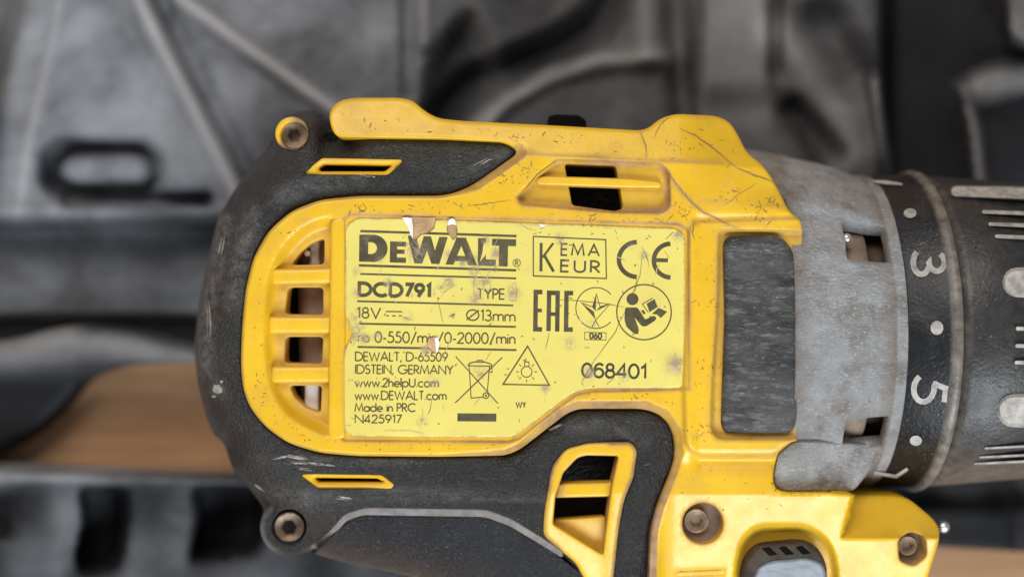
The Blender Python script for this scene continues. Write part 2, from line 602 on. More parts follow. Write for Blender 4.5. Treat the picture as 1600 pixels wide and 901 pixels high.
def hull(name, outline, levels, mat, parent):
    """closed loft of an outline through (z, inset) levels, capped below"""
    P = resample(outline, 12)
    X = []; n = len(P)
    for z, ins in levels:
        q = offs(P, ins)
        X.append(W(q[:, 0], q[:, 1], np.full(n, z)))
    X = np.vstack(X)
    F = []
    for i in range(len(levels) - 1):
        for j in range(n):
            k = (j + 1) % n
            F.append((i * n + j, (i + 1) * n + j, (i + 1) * n + k, i * n + k))
    F.append(tuple((len(levels) - 1) * n + j for j in range(n)))
    F.append(tuple(reversed(range(n))))
    return add(name, X, F, mat, parent, attrs={'dirt': np.zeros(len(X))})

def arc(cx, cy, rx, ry, a0, a1, n=14):
    a = np.radians(np.linspace(a0, a1, n))
    return [(cx + rx * math.cos(t), cy + ry * math.sin(t)) for t in a]

# ------------------------------------------------------------------ monoline lettering
x_ = .62
GL = {
 'A': (.80, [[(0, 0), (.40, 1), (.80, 0)], [(.14, .33), (.66, .33)]]),
 'C': (.84, [arc(.5, .5, .5, .5, 48, 312, 20)]),
 'D': (.76, [[(0, 0), (0, 1), (.26, 1)] + arc(.26, .5, .5, .5, 90, -90, 16) + [(.26, 0), (0, 0)]]),
 'E': (.44, [[(.44, 1), (0, 1), (0, 0), (.44, 0)], [(0, .52), (.42, .52)]]),
 'G': (.98, [arc(.5, .5, .5, .5, 45, 355, 22) + [(.99, .47), (.58, .47)]]),
 'I': (.02, [[(0, 0), (0, 1)]]),
 'K': (.52, [[(0, 0), (0, 1)], [(.50, 1), (.0, .42)], [(.14, .58), (.54, 0)]]),
 'L': (.40, [[(0, 1), (0, 0), (.40, 0)]]),
 'M': (.92, [[(0, 0), (.13, 1), (.46, .12), (.79, 1), (.92, 0)]]),
 'N': (.74, [[(0, 0), (0, 1), (.74, 0), (.74, 1)]]),
 'P': (.46, [[(0, 0), (0, 1), (.19, 1)] + arc(.19, .735, .27, .265, 90, -90, 12) + [(0, .47)]]),
 'R': (.50, [[(0, 0), (0, 1), (.19, 1)] + arc(.19, .735, .27, .265, 90, -90, 12) + [(0, .47)], [(.18, .47), (.50, 0)]]),
 'S': (.46, [arc(.23, .755, .21, .245, 35, 245, 12) + arc(.22, .27, .25, .27, 65, -145, 14)]),
 'T': (.50, [[(0, 1), (.50, 1)], [(.25, 1), (.25, 0)]]),
 'U': (.60, [[(0, 1), (0, .30)] + arc(.30, .30, .30, .30, 180, 360, 12) + [(.60, 1)]]),
 'V': (.68, [[(0, 1), (.34, 0), (.68, 1)]]),
 'W': (1.10, [[(0, 1), (.28, 0), (.55, .9), (.82, 0), (1.10, 1)]]),
 'Y': (.62, [[(0, 1), (.31, .48), (.62, 1)], [(.31, .48), (.31, 0)]]),
 'a': (.60, [arc(.30, .31, .30, .31, 0, 360, 20), [(.60, 0), (.60, x_)]]),
 'c': (.50, [arc(.30, .31, .30, .31, 48, 312, 14)]),
 'd': (.60, [arc(.30, .31, .30, .31, 0, 360, 20), [(.60, 0), (.60, 1.05)]]),
 'e': (.58, [[(.02, .31), (.59, .31)] + arc(.30, .31, .30, .31, 0, 312, 18)]),
 'h': (.44, [[(0, 0), (0, 1.05)], [(0, .36)] + arc(.22, .38, .22, .24, 180, 0, 10) + [(.44, 0)]]),
 'i': (.02, [[(0, 0), (0, x_)], [(0, .80), (0, .88)]]),
 'l': (.02, [[(0, 0), (0, 1.05)]]),
 'm': (.78, [[(0, 0), (0, x_)], [(0, .38)] + arc(.195, .40, .195, .22, 180, 0, 9) + [(.39, 0)], [(.39, .38)] + arc(.585, .40, .195, .22, 180, 0, 9) + [(.78, 0)]]),
 'n': (.44, [[(0, 0), (0, x_)], [(0, .36)] + arc(.22, .38, .22, .24, 180, 0, 10) + [(.44, 0)]]),
 'o': (.60, [arc(.30, .31, .30, .31, 0, 360, 20)]),
 'p': (.60, [arc(.30, .31, .30, .31, 0, 360, 20), [(0, x_), (0, -.38)]]),
 'w': (.78, [[(0, x_), (.2, 0), (.39, .56), (.58, 0), (.78, x_)]]),
 '0': (.54, [arc(.27, .5, .27, .5, 0, 360, 24)]),
 '1': (.20, [[(0, .84), (.17, 1), (.17, 0)]]),
 '2': (.50, [arc(.25, .74, .24, .26, 172, -38, 12) + [(0, 0), (.50, 0)]]),
 '3': (.48, [arc(.22, .75, .20, .25, 150, -90, 11) + arc(.21, .255, .26, .255, 90, -155, 12)]),
 '4': (.54, [[(.40, 0), (.40, 1), (0, .24), (.54, .24)]]),
 '5': (.48, [[(.43, 1), (.14, 1), (.07, .57)] + arc(.20, .32, .28, .32, 118, -145, 14)]),
 '6': (.52, [arc(.26, .29, .26, .29, 0, 360, 18), [(.03, .40), (.34, 1)]]),
 '7': (.46, [[(0, 1), (.46, 1), (.12, 0)]]),
 '8': (.48, [arc(.24, .76, .19, .24, 0, 360, 16), arc(.24, .27, .24, .27, 0, 360, 18)]),
 '9': (.52, [arc(.26, .71, .26, .29, 0, 360, 18), [(.49, .60), (.18, 0)]]),
 'O': (1.0, [arc(.5, .5, .48, .5, 0, 360, 26), [(.02, .02), (.98, .98)]]),
 '/': (.44, [[(0, -.14), (.44, 1.06)]]),
 '-': (.26, [[(0, .36), (.26, .36)]]),
 ',': (.08, [[(.07, .08), (0, -.16)]]),
 '.': (.06, [[(.0, .05), (.09, .05)]]),
 ' ': (.26, []),
}
# Grotesque digits for the stamped number
GS = dict(GL)
GS['6'] = (.52, [arc(.26, .32, .25, .32, 0, 360, 18), arc(.30, .50, .29, .5, 182, 48, 12)])
GS['1'] = (.26, [[(0, .74), (.14, .84), (.24, 1), (.24, 0)]])
GS['4'] = (.56, [[(.42, 0), (.42, 1), (0, .26), (.56, .26)]])

def text(s, p0, p1, cap, w, track=.15, gl=GL, dh=0):
    """baseline from p0 to p1 in drawing units"""
    xs = []; x = 0
    for ch in s:
        xs.append(x); x += gl[ch][0] + track
    tot = x - track
    w = w * 1.12
    p0 = np.array(p0, float); p1 = np.array(p1, float)
    ex = (p1 - p0) / tot
    d = (p1 - p0) / np.hypot(*(p1 - p0))
    ey = np.array([d[1], -d[0]]) * cap
    out = []
    for ch, x0 in zip(s, xs):
        for st in gl[ch][1]:
            out.append(ribbon([p0 + ex * (x0 + a) + ey * b for a, b in st], w))
    return out

def line(a, b, w):
    return ribbon([a, b], w)

# ================================================================== SETTING
def box_bench():
    X = []; z0 = 0.0
    xs = np.linspace(-.6, .6, 13); ys = np.linspace(-.5, .5, 11)
    V = [(x, y, 0) for y in ys for x in xs]
    F = [(j * 13 + i, j * 13 + i + 1, (j + 1) * 13 + i + 1, (j + 1) * 13 + i) for j in range(10) for i in range(12)]
    o = add('bench_top', V, F, M['wood'], None)
    o['kind'] = 'structure'
    return o
box_bench()

# ---- moulded tool case behind the drill
def seg(u, v, pts, w):
    Q = np.stack([u, v], -1)
    return sstep(1 - dist(Q, np.array(pts, float), False) / w)

def box_mask(u, v, P, soft):
    return sstep(sd(np.stack([u, v], -1), rnd(P, 14)) / soft + .5)

R1 = [(190, -80), (222, 10), (300, 165), (385, 330)]
R2 = [(215, -80), (285, 0), (400, 85), (540, 185), (640, 260)]
R0 = [(105, -80), (88, 40), (40, 240), (30, 330)]
OVAL = [(66, 235), (92, 218), (225, 220), (255, 245), (252, 285), (225, 308), (130, 314), (90, 308), (66, 285)]
PILL = [(94, 258), (114, 241), (218, 243), (242, 262), (226, 286), (116, 286), (96, 274)]
ARC = [(700, 260), (735, 215), (790, 160), (860, 118), (940, 96), (1040, 90)]
ARC2 = [(690, 190), (735, 140), (800, 108), (870, 78), (930, 40), (965, -20), (980, -80)]
FAN = [(660, 190), (668, 120), (700, 55), (735, 20), (760, 70), (775, 150), (720, 230)]

def case_z(u, v):
    z = np.full(u.shape, -49.0)
    z += 2.6 * seg(u, v, R1, 26) + 2.6 * seg(u, v, R2, 24)
    z -= 2.5 * seg(u, v, [(p[0] + 36, p[1]) for p in R1], 22)
    z += 1.2 * seg(u, v, R0, 18)
    z -= 9 * sstep((45 - (u - (v - 0) * -.2)) / 40) * (v < 400)
    z -= 8.5 * box_mask(u, v, OVAL, 22) 
    z += 7.8 * box_mask(u, v, PILL, 22)
    z -= 9 * box_mask(u, v, [(100, 306), (262, 300), (330, 300), (330, 321), (100, 321)], 16)
    # step at the near edge of the panel, then a lower flange
    z += 1.0 * sstep(1 - np.abs(v - 328) / 14) * (u < 660)
    z -= 9.0 * sstep((v - 334) / 34)
    z += 2.5 * sstep((v - 395) / 60)
    z -= 9.0 * sstep((v - 492) / 12)
    z -= 3.0 * seg(u, v, [(636, -80), (636, 150)], 16)
    z += 1.6 * seg(u, v, [(664, -80), (664, 70)], 18)
    z -= 5.0 * box_mask(u, v, FAN, 40)
    z -= 6.5 * seg(u, v, ARC2, 46)
    z += 2.2 * seg(u, v, ARC, 26)
    z += 2.0 * seg(u, v, [(1005, -80), (1012, 80)], 34)
    z -= 4.5 * seg(u, v, [(1052, -80), (1062, 120), (1070, 200)], 30)
    z += 3.0 * sstep((u - 1085) / 25) * sstep((1215 - u) / 25) * sstep((180 - v) / 60)
    z -= 5.0 * seg(u, v, [(1212, -80), (1212, 110)], 18)
    z += 2.5 * seg(u, v, [(1225, 60), (1300, 150), (1335, 240)], 60)
    z -= 5.0 * seg(u, v, [(1240, 175), (1300, 245)], 36)
    z -= 6.0 * seg(u, v, [(1290, 40), (1330, 120)], 60)
    z -= 12.0 * sstep((u - 1368) / 34)
    z += 7.0 * seg(u, v, [(1366, 130), (1388, 275)], 18)
    z += 11.0 * seg(u, v, [(1505, 140), (1522, 210), (1535, 320)], 20)
    z += 8.0 * box_mask(u, v, [(1512, 122), (1560, 100), (1760, 70), (1760, 120), (1600, 140), (1520, 160)], 24)
    z += 22.0 * box_mask(u, v, [(1558, -90), (1760, -90), (1760, 70), (1600, 76), (1572, 62)], 22)
    z += .35 * np.sin(u * .021 + 1.3 * np.sin(v * .017)) * np.cos(v * .026 + u * .006)
    return np.maximum(z, -59.0)

def case_dirt(u, v, d, d0):
    g = .95 * sstep((700 - u) / 120) + .55 * sstep((u - 560) / 120) * sstep((1390 - u) / 50)  # dust fades out at right, painting the deep recess dark
    g = np.minimum(g, 1)
    g *= 1 - .55 * sstep((v - 332) / 20) * sstep((415 - v) / 25)
    g *= 1 - .5 * sstep((v - 330) / 40)
    g *= 1 - .8 * sstep((50 - u - v * .1) / 50)
    g *= 1 - .5 * box_mask(u, v, OVAL, 20) * (1 - box_mask(u, v, PILL, 14))  # less dust colour in grooves and recesses paints their shade
    g *= 1 - .55 * box_mask(u, v, FAN, 40)
    g *= 1 - .65 * seg(u, v, ARC2, 50)
    g += .65 * box_mask(u, v, [(1558, -90), (1760, -90), (1760, 70), (1600, 76), (1572, 62)], 22)
    g += .05 * sstep((u - 1390) / 30)
    g *= 1 - .92 * sstep((v - 496) / 10) * (u < 1000)  # recess past the flange painted dark the same way
    return np.clip(g, 0, 1)

def case_wear(u, v, z):
    w = .62 * seg(u, v, R1, 20) + .8 * seg(u, v, R2, 19) + .28 * seg(u, v, R0, 20)
    w += .48 * seg(u, v, ARC, 22) + .3 * seg(u, v, [(1005, -80), (1012, 80)], 34)
    w += .32 * sstep((u - 1085) / 25) * sstep((1215 - u) / 25) * sstep((240 - v) / 90)
    w += .40 * seg(u, v, [(1220, 60), (1300, 150), (1335, 240)], 62)
    w += .34 * seg(u, v, [(1366, 130), (1388, 275)], 14) + .42 * seg(u, v, [(1505, 140), (1522, 210), (1535, 320)], 17)
    w += .45 * box_mask(u, v, [(1512, 122), (1560, 100), (1760, 70), (1760, 120), (1600, 140), (1520, 160)], 24)
    w += .3 * seg(u, v, [(664, -80), (664, 60)], 18) + .25 * seg(u, v, FAN[3:] , 30)
    w += .22 * sstep((90 - u - v * .2) / 60) * sstep((200 - v) / 80)
    w += .15 * sstep((v - 470) / 20) * sstep((500 - v) / 8)
    return np.clip(w, 0, 1)

case = thing('tool_case', tuple(W(np.array(700.), np.array(250.), np.array(-60.))[0:3]) if False else (0, .03, .0),
             'open black moulded plastic tool case, grey with dust, lying behind the drill', 'tool case')
patch('moulded_insert', [(-140, -120), (1760, -120), (1760, 520), (1000, 556), (600, 556), (-140, 556)], case_z, M['case'], case,
      er=10, wall=3, sp=8, rsp=10, dirt=case_dirt, extra={'wear': case_wear})
# side wall under the chuck
def zero(u, v): return u * 0
patch('side_rim', rnd([(1240, 500), (1760, 500), (1760, 872), (1600, 862), (1452, 852), (1330, 846), (1240, 840)], 6),
      lambda u, v: -53 - 3 * sstep((v - 800) / -30) - 2 * seg(u, v, [(1586, 740), (1592, 870)], 10) + .8 * seg(u, v, [(1440, 797), (1535, 796)], 6),
      M['case'], case, er=8, wall=8, sp=12, rsp=8, dirt=lambda u, v, d, d0: .03 + .22 * seg(u, v, [(1440, 797), (1535, 796)], 6) + .25 * seg(u, v, [(1596, 700), (1600, 870)], 14) + .3 * seg(u, v, [(1480, 772), (1530, 775)], 22),
      extra={'wear': lambda u, v, z: u * 0})
# catch sticking out of the case at the left; its dark lower lobe stands in for a shadow
patch('catch', rnd([(-90, 545), (30, 528), (105, 506), (200, 516), (318, 548), (318, 566), (200, 570), (135, 590), (108, 625), (70, 665), (20, 700), (-90, 750)], 30),
      lambda u, v: -47 - 7 * sstep((v - 560) / 40), M['case'], case, er=22, wall=8, sp=10, rsp=6,
      dirt=lambda u, v, d, d0: .2 * sstep((600 - v) / 30),
      extra={'wear': lambda u, v, z: np.maximum(.34 * seg(u, v, [(-90, 552), (40, 540), (105, 530)], 56), .36 * seg(u, v, [(105, 534), (200, 542), (312, 560)], 34))})

# ---- ribbed edge of the other half, in front on the left
def lid_z(u, v):
    z = np.full(u.shape, -45.0)
    s = u + (v - 760) * .06
    s = s + 3 * np.sin(v * .06)
    gap = np.maximum(sstep((s - 122) / 18) * sstep((212 - s) / 34), sstep((s - 300) / 20) * sstep((428 - s) / 30))
    z -= 13 * gap * sstep((v - 752) / 16) * sstep((906 - .12 * np.maximum(u - 150, 0) - v) / 44)
    z -= 3.0 * sstep((v - 752) / 12)
    z -= 5 * sstep((40 - u) / 40) * sstep((v - 760) / 20) * sstep((845 - v) / 14)
    z += .7 * np.sin(u * .05 + .4)
    return z
lid = thing('case_lid', (-.06, -.05, 0), 'black plastic case lid with stubby ribs and dusty rim, front left of the drill', 'case lid')
patch('ribbed_rim', rnd([(-140, 731), (60, 738), (240, 746), (420, 752), (640, 760), (640, 1010), (-140, 1010)], 8), lid_z, M['case'], lid,
      er=8, wall=12, sp=7, rsp=6,
      dirt=lambda u, v, d, d0: np.clip(.14 + .45 * sstep((762 - v) / 14) + .14 * sstep((u - 40) / 60) + .12 * seg(u, v, [(100, 770), (96, 900)], 30) + .15 * seg(u, v, [(285, 770), (270, 900)], 40) + .15 * np.sin(u * .035) * np.sin(v * .03) - .32 * (lid_z(u, v) < -50), 0.02, 1),  # dust value drops in the low gaps, leaving them darker
      extra={'wear': lambda u, v, z: .22 * sstep((752 - v) / 8)})

# ================================================================== DRILL
drill = thing('cordless_drill', (0, 0, .0045), 'yellow and black cordless drill driver without battery, scuffed, lying on its side', 'drill')

# contour between the rubber overmould and the yellow shell
CONT = [(1012, 990), (1016, 830), (1026, 790), (1046, 740), (1056, 706), (1051, 672), (1036, 650), (1008, 638), (905, 638), (886, 645), (812, 702), (790, 711),
        (690, 713), (560, 712), (500, 707), (450, 692), (414, 666), (390, 636), (379, 606), (376, 565), (378, 510), (384, 450), (396, 402), (420, 360), (456, 329), (500, 312), (560, 306),
        (690, 306), (716, 300), (742, 287), (812, 238)]
TOPL = [(790, 222), (690, 217), (560, 215), (524, 214)]
SIL_TOP = [(516, 195), (514, 176), (528, 158), (552, 153), (625, 153), (645, 157), (664, 174), (684, 185), (720, 189), (860, 196), (1000, 204), (1014, 200), (1030, 186), (1054, 178), (1118, 181), (1140, 190),
           (1156, 216), (1166, 238), (1192, 258), (1206, 278), (1222, 308), (1232, 330), (1250, 342)]
RIGHT = [(1253, 354), (1258, 420), (1259, 520), (1252, 620), (1243, 684), (1250, 700), (1290, 768), (1330, 772), (1416, 775), (1456, 808), (1467, 822), (1468, 842), (1456, 880), (1440, 930), (1424, 990)]
YEL = rnd(CONT + TOPL + SIL_TOP + RIGHT, 16)

LABEL = [(560, 341), (640, 342), (1056, 357, 10), (1070, 366, 8), (1071, 600, 4), (1060, 606), (925, 606, 20), (897, 611, 20), (806, 680, 14), (790, 683), (548, 681, 8), (537, 670, 8), (536, 570), (538, 548), (546, 531), (550, 517), (545, 503), (539, 488), (540, 352, 10)]
LTRAY = [(548, 335), (1060, 350), (1076, 360), (1077, 608), (925, 611), (899, 617), (812, 684), (795, 690), (538, 688), (531, 680), (531, 345)]
FOOT = rnd([(1262, 688), (1312, 690), (1372, 692), (1364, 728), (1338, 762), (1326, 768), (1230, 768), (1212, 764), (1207, 742), (1216, 706, 8), (1238, 689, 6)], 12)
FOOTR = rnd([(1246, 686), (1330, 684), (1372, 686), (1372, 771), (1226, 771), (1211, 766), (1204, 740), (1214, 702), (1234, 687)], 12)
VENT = rnd([(528, 345), (492, 350), (458, 374), (432, 410), (421, 455), (419, 555), (427, 602), (448, 640), (486, 664), (522, 678), (520, 510)], 30)
TVENT = rnd([(870, 250), (1030, 256), (1044, 268), (1046, 322), (1034, 331), (960, 330), (815, 318), (808, 308)], 6)
BLOCK = rnd([(1078, 346), (1262, 340), (1290, 345), (1290, 684), (1236, 690), (1214, 712), (1090, 712), (1070, 695), (1068, 600), (1073, 480)], 18)
PADR = rnd([(1124, 360), (1240, 362), (1290, 366), (1290, 684), (1124, 684), (1112, 672), (1114, 600), (1122, 480)], 10)
BTNR = rnd([(1152, 880), (1160, 842), (1184, 822), (1262, 822), (1294, 846), (1306, 885), (1306, 980), (1148, 980)], 20)

hole_v = [rnd([(507, 372), (507, 413), (456, 414), (470, 394), (486, 380)], 6), rnd([(450, 449), (505, 449), (505, 492), (446, 491)], 6),
          rnd([(446, 526), (505, 526), (503, 569), (445, 567)], 6), rnd([(452, 602), (503, 602), (501, 645), (478, 636), (460, 620)], 6)]
hole_t = rnd([(882, 256), (962, 259), (974, 326), (960, 330), (930, 326), (894, 321)], 5)
hole_s = circle(1098, 817, 32)
hole_h = rnd([(1403, 842), (1422, 829), (1446, 838), (1448, 868), (1428, 884), (1405, 876)], 8)

def bevel(u, v):
    dc = dist(np.stack([u, v], -1), np.array(CONT, float), False)
    lower = np.maximum(sstep((u - 640) / 240) * sstep((v - 560) / 60), .9 * sstep((310 - v) / 20) * sstep((u - 640) / 60))
    wd = 4 + 9 * lower
    return (.35 + .75 * lower) * np.clip(1 - dc / wd, 0, 1)

def zY(u, v):
    z = np.zeros(u.shape)
    vc = 243 + np.clip(u - 810, -300, 400) * .05
    z -= .045 * np.maximum(0, vc - v)
    # hump at the front top, and the shell running down towards the gear case
    z -= .030 * np.maximum(0, 330 - v) * sstep((u - 1060) / 90)
    z -= .020 * np.maximum(0, u - 1150) * sstep((340 - v) / 50)
    # rear end rolls off a little
    z -= .5 * sstep((440 - u) / 60)
    # front block is barrel shaped
    z -= 1.0 * sstep((u - 1075) / 20) * np.clip((v - 525) / 185, -1, 1) ** 2 * sstep((740 - v) / 20) * sstep((v - 330) / 20)
    # lower front leans towards the hand
    z -= .8 * sstep((v - 705) / 20) * sstep((u - 1030) / 30)
    z -= .034 * np.maximum(0, v - 772) * sstep((u - 1000) / 40)
    # chamfer above the lamp
    m = sstep((u - 1312 - (838 - v) * .28) / 6) * sstep((841 - v) / 5) * sstep((u - 1200) / 10)
    z -= m * (.8 + .115 * np.clip(838 - v, 0, 90))
    z -= bevel(u, v)
    return z

def dY(u, v, d, d0):
    Q = np.stack([u, v], -1)
    lower = sstep((u - 640) / 260) * sstep((v - 560) / 60)
    c = np.array(CONT, float)
    dc = dist(Q, c, False)
    g = sstep((3 + 9.5 * lower - dc) / 2.0 + .5) * (.5 + .5 * lower)
    up_ = sstep((310 - v) / 20) * sstep((830 - u) / 10) * sstep((u - 560) / 40)
    g = np.maximum(g, .95 * sstep((13 - dc) / 3) * up_)
    def ln(P, w, a):
        return a * sstep(1.15 - dist(Q, np.array(P, float), False) / w)
    g = np.maximum(g, ln([(812, 239), (900, 244), (1050, 252), (1130, 254)], 4.5, .75))
    g = np.maximum(g, ln([(1094, 312), (1225, 322)], 3, .5))
    g = np.maximum(g, ln(list(LTRAY) + [LTRAY[0]], 4.0, .9))
    g = np.maximum(g, ln(list(TVENT), 5, .95))
    bl = BLOCK[(BLOCK[:, 0] < 1255)]
    g = np.maximum(g, .55 * sstep(1.2 - dist(Q, BLOCK) / 4))
    g = np.maximum(g, .60 * sstep(1.2 - dist(Q, PADR) / 7))
    g = np.maximum(g, .55 * (sd(Q, PADR) > 0))
    sv = sd(Q, VENT)
    g = np.maximum(g, .42 * sstep((sv - 4) / 14))
    st = sd(Q, TVENT)
    g = np.maximum(g, .20 * sstep((st + 1) / 5) + .6 * sstep((st + 1) / 4) * sstep((10 - st) / 5))
    g = np.maximum(g, .8 * sstep((5 - dist(Q, hole_s)) / 4))
    g = np.maximum(g, .8 * sstep((4 - dist(Q, hole_h)) / 4))
    g = np.maximum(g, ln([(1042, 268), (1064, 300), (1100, 332), (1140, 352), (1165, 362)], 4, .85))
    g = np.maximum(g, ln([(1062, 200), (1110, 228), (1150, 262), (1215, 288)], 3, .35))
    g = np.maximum(g, ln([(1000, 204), (1012, 246)], 3.5, .5))
    g = np.maximum(g, ln([(1056, 893), (1132, 889)], 3, .6))
    g = np.maximum(g, .25 * (sd(Q, BTNR) > 0))  # shade of the button recess painted into the shell colour
    return g

housing = patch('housing', YEL, zY, M['yellow'], drill, holes=hole_v + [hole_t, hole_s, hole_h],
      feats=[(LTRAY, -.35, 5), (VENT, -2.3, 22), (TVENT, -1.8, 8), (BLOCK, 1.1, 12), (PADR, -1.6, 8), (BTNR, -2.0, 14), (FOOT, -4.0, 2.5),
             (rnd([(1056, 889), (1134, 886), (1134, 890), (1056, 893)], 1), -.3, 3), (rnd([(1056, 897), (1134, 894), (1134, 898), (1056, 901)], 1), -.3, 3)],
      er=5, her=3, wall=9, hwall=4, sp=7, rsp=3.5, dirt=dY, rings=(8, 10.5, 13, 15),
      lines=[[(812, 243), (1170, 261)], [(1040, 772), (1196, 772)], [(1330, 775), (1313, 838)], [(1311, 839.5), (1420, 839.5)], [(1062, 200), (1110, 228), (1150, 262), (1215, 288)], [(1042, 268), (1064, 300), (1100, 332), (1140, 352), (1165, 362)]])

# vent bars
def bar(P, z, er=5, wall=2.2, name='vent_bar'):
    return patch(name, rnd(P, 5), lambda u, v: z + 0 * u, M['yellow'], drill, er=er, wall=wall, sp=8, rsp=3,
                 dirt=lambda u, v, d, d0: .5 * sstep((1.8 - d) / 2))
bar([(424, 420), (524, 418), (524, 443), (424, 445)], -.75, 7)
bar([(420, 494), (524, 494), (524, 521), (420, 521)], -.75, 7)
bar([(424, 572), (522, 571), (522, 598), (424, 598)], -.75, 7)
bar([(836, 278), (850, 275), (985, 279), (1034, 284), (1034, 294), (985, 294), (838, 289)], -.7, 4, 2)
patch('vent_rib', rnd([(517, 342), (540, 338), (541, 684), (522, 690), (512, 684)], 8), lambda u, v: .05 + 0 * u, M['yellow'], drill, er=6, wall=3, sp=8, rsp=3,
      dirt=lambda u, v, d, d0: .45 * sstep((2.0 - d) / 2) + .5 * sstep((2.5 - dist(np.stack([u, v], -1), np.array(LABEL)[:, :2] if False else np.array([p[:2] for p in LABEL]))) / 2))

# rubber overmould
SILH = [(520, 212), (512, 184), (490, 170), (456, 176), (432, 194), (424, 226), (408, 242), (386, 266), (364, 300), (341, 340), (326, 400), (311, 470), (303, 540), (309, 600), (324, 658), (336, 682), (350, 690), (364, 734), (394, 768), (412, 792),
        (408, 830), (426, 856), (456, 866), (492, 858)]
SEAM = [(492, 858), (520, 836), (544, 808), (570, 799), (760, 802), (800, 817), (846, 846)]
VF = rnd([(884, 700), (920, 691), (985, 690, 8), (996, 702), (990, 745), (975, 780), (966, 830), (958, 910), (945, 990), (925, 930), (900, 880), (848, 836), (850, 800), (862, 728)], 10)
RUB = rnd(list(SILH) + SEAM + [(862, 850), (920, 905), (950, 990), (1012, 990)] + [(p[0], p[1]) for p in CONT[1:]] + [(800, 226)] + TOPL, 12)
SLOT1 = rnd([(474, 270), (503, 247), (628, 249), (629, 254), (607, 274), (480, 273)], 3)
SLOT2 = rnd([(468, 742), (476, 739), (596, 741), (618, 757), (612, 763), (497, 763)], 3)
silnp = np.array(SILH, float)
def zR(u, v):
    d = dist(np.stack([u, v], -1), silnp, False)
    t = np.clip(1 - d / 74, 0, 1)
    z = -1.0 - 15 * (1 - np.sqrt(np.maximum(0, 1 - t * t)))
    z -= .035 * np.maximum(0, 262 - v) * (u > 500)
    z -= .026 * np.maximum(0, v - 768)
    z -= .5 * np.exp(-((v - 766) / 4.) ** 2) * sstep((u - 560) / 60) * sstep((870 - u) / 30)
    # the strip round the front vent is a raised rounded band
    dc = dist(np.stack([u, v], -1), np.array(CONT[:12], float), False)
    z -= 1.3 * np.clip(1 - dc / 30, 0, 1) ** 2 * sstep((u - 700) / 150)
    return z
def rwear(u, v, z):
    w = 1.1 * seg(u, v, [(352, 345), (340, 400), (325, 470), (320, 540), (322, 580)], 22) + .6 * seg(u, v, [(395, 330), (375, 400), (362, 470)], 26) + .5 * seg(u, v, [(430, 310), (500, 285), (560, 278)], 24)
    w += 1.3 * np.exp(-((u - 339) ** 2 + (v - 608) ** 2) / 120.) + .8 * np.exp(-(((u - 470) / 40) ** 2 + ((v - 719) / 6) ** 2)) + .5 * np.exp(-(((u - 470) / 60) ** 2 + ((v - 775) / 18) ** 2))
    w += .6 * np.exp(-(((u - 600) / 50) ** 2 + ((v - 720) / 5) ** 2)) + .5 * np.exp(-(((u - 650) / 60) ** 2 + ((v - 775) / 6) ** 2)) + .45 * seg(u, v, [(700, 776), (850, 778)], 9)
    w += .45 * seg(u, v, [(740, 262), (790, 240)], 16) + .35 * seg(u, v, [(890, 668), (940, 664), (1010, 690)], 16) + .3 * seg(u, v, SILH[17:20], 14)  # stroke by the front vent paints the sheen on the rubber
    return np.clip(w, 0, 1)
patch('rear_overmould', RUB, zR, M['rubber'], drill, holes=[circle(458, 210, 26), circle(451, 822, 28), SLOT1, SLOT2, VF], er=10, her=3, wall=12, hwall=3.5, sp=8, rsp=4, extra={'wear': rwear},
      dirt=lambda u, v, d, d0: np.clip(.35 * seg(u, v, SILH[9:17], 16) + .55 * seg(u, v, SEAM, 8) + .4 * seg(u, v, [(570, 764), (850, 768)], 4) + .35 * seg(u, v, SILH[19:], 12), 0, 1))

# slot frames in the rubber
def slot(P, z, inner):
    f = patch('slot_frame', P, lambda u, v: z + 0 * u, M['yellow'], drill, holes=[inner], er=2, her=9, wall=3, hwall=3, sp=5, rsp=3,
              dirt=lambda u, v, d, d0: .35 * sstep((3 - d0) / 3))
    q = fill([P]); X = W(q[0][:, 0], q[0][:, 1], np.full(len(q[0]), z - 3.0))
    add('slot_back', X, up(X, q[1]), M['dark'], f)
slot(SLOT1, -1.6, rnd([(498, 263), (506, 257), (612, 259), (602, 268), (500, 268)], 3))
slot(SLOT2, -1.4, rnd([(492, 746), (590, 747), (600, 753), (498, 753)], 2))

# seam line between the overmould and the handle grip, and the grip itself
patch('grip_seam', rnd([(488, 866), (516, 842), (541, 813), (566, 804), (758, 807), (798, 822), (846, 851), (880, 872), (880, 860), (846, 838), (800, 810), (760, 795), (570, 792), (538, 802), (512, 832), (484, 854)], 8),
      lambda u, v: zR(u, v) + .12, M['seam'], drill, er=3, wall=2, sp=6, rsp=4)
def zG(u, v):
    ds = dist(np.stack([u, v], -1), np.array([(482, 864), (560, 884), (650, 903), (760, 935), (860, 990)], float), False)
    t = np.clip(1 - ds / 60, 0, 1)
    return -3.0 - .022 * np.maximum(0, v - 800) - 9 * (1 - np.sqrt(1 - t * t)) + .5
patch('handle_grip', rnd([(488, 864), (516, 840), (541, 811), (566, 801), (758, 804), (798, 819), (846, 848), (930, 910), (980, 1000), (880, 1000), (760, 938), (650, 904), (560, 884)], 10),
      zG, M['grip'], drill, er=5, wall=14, sp=9, rsp=4, dirt=lambda u, v, d, d0: .35 * seg(u, v, [(488, 864), (560, 884), (650, 903)], 10))

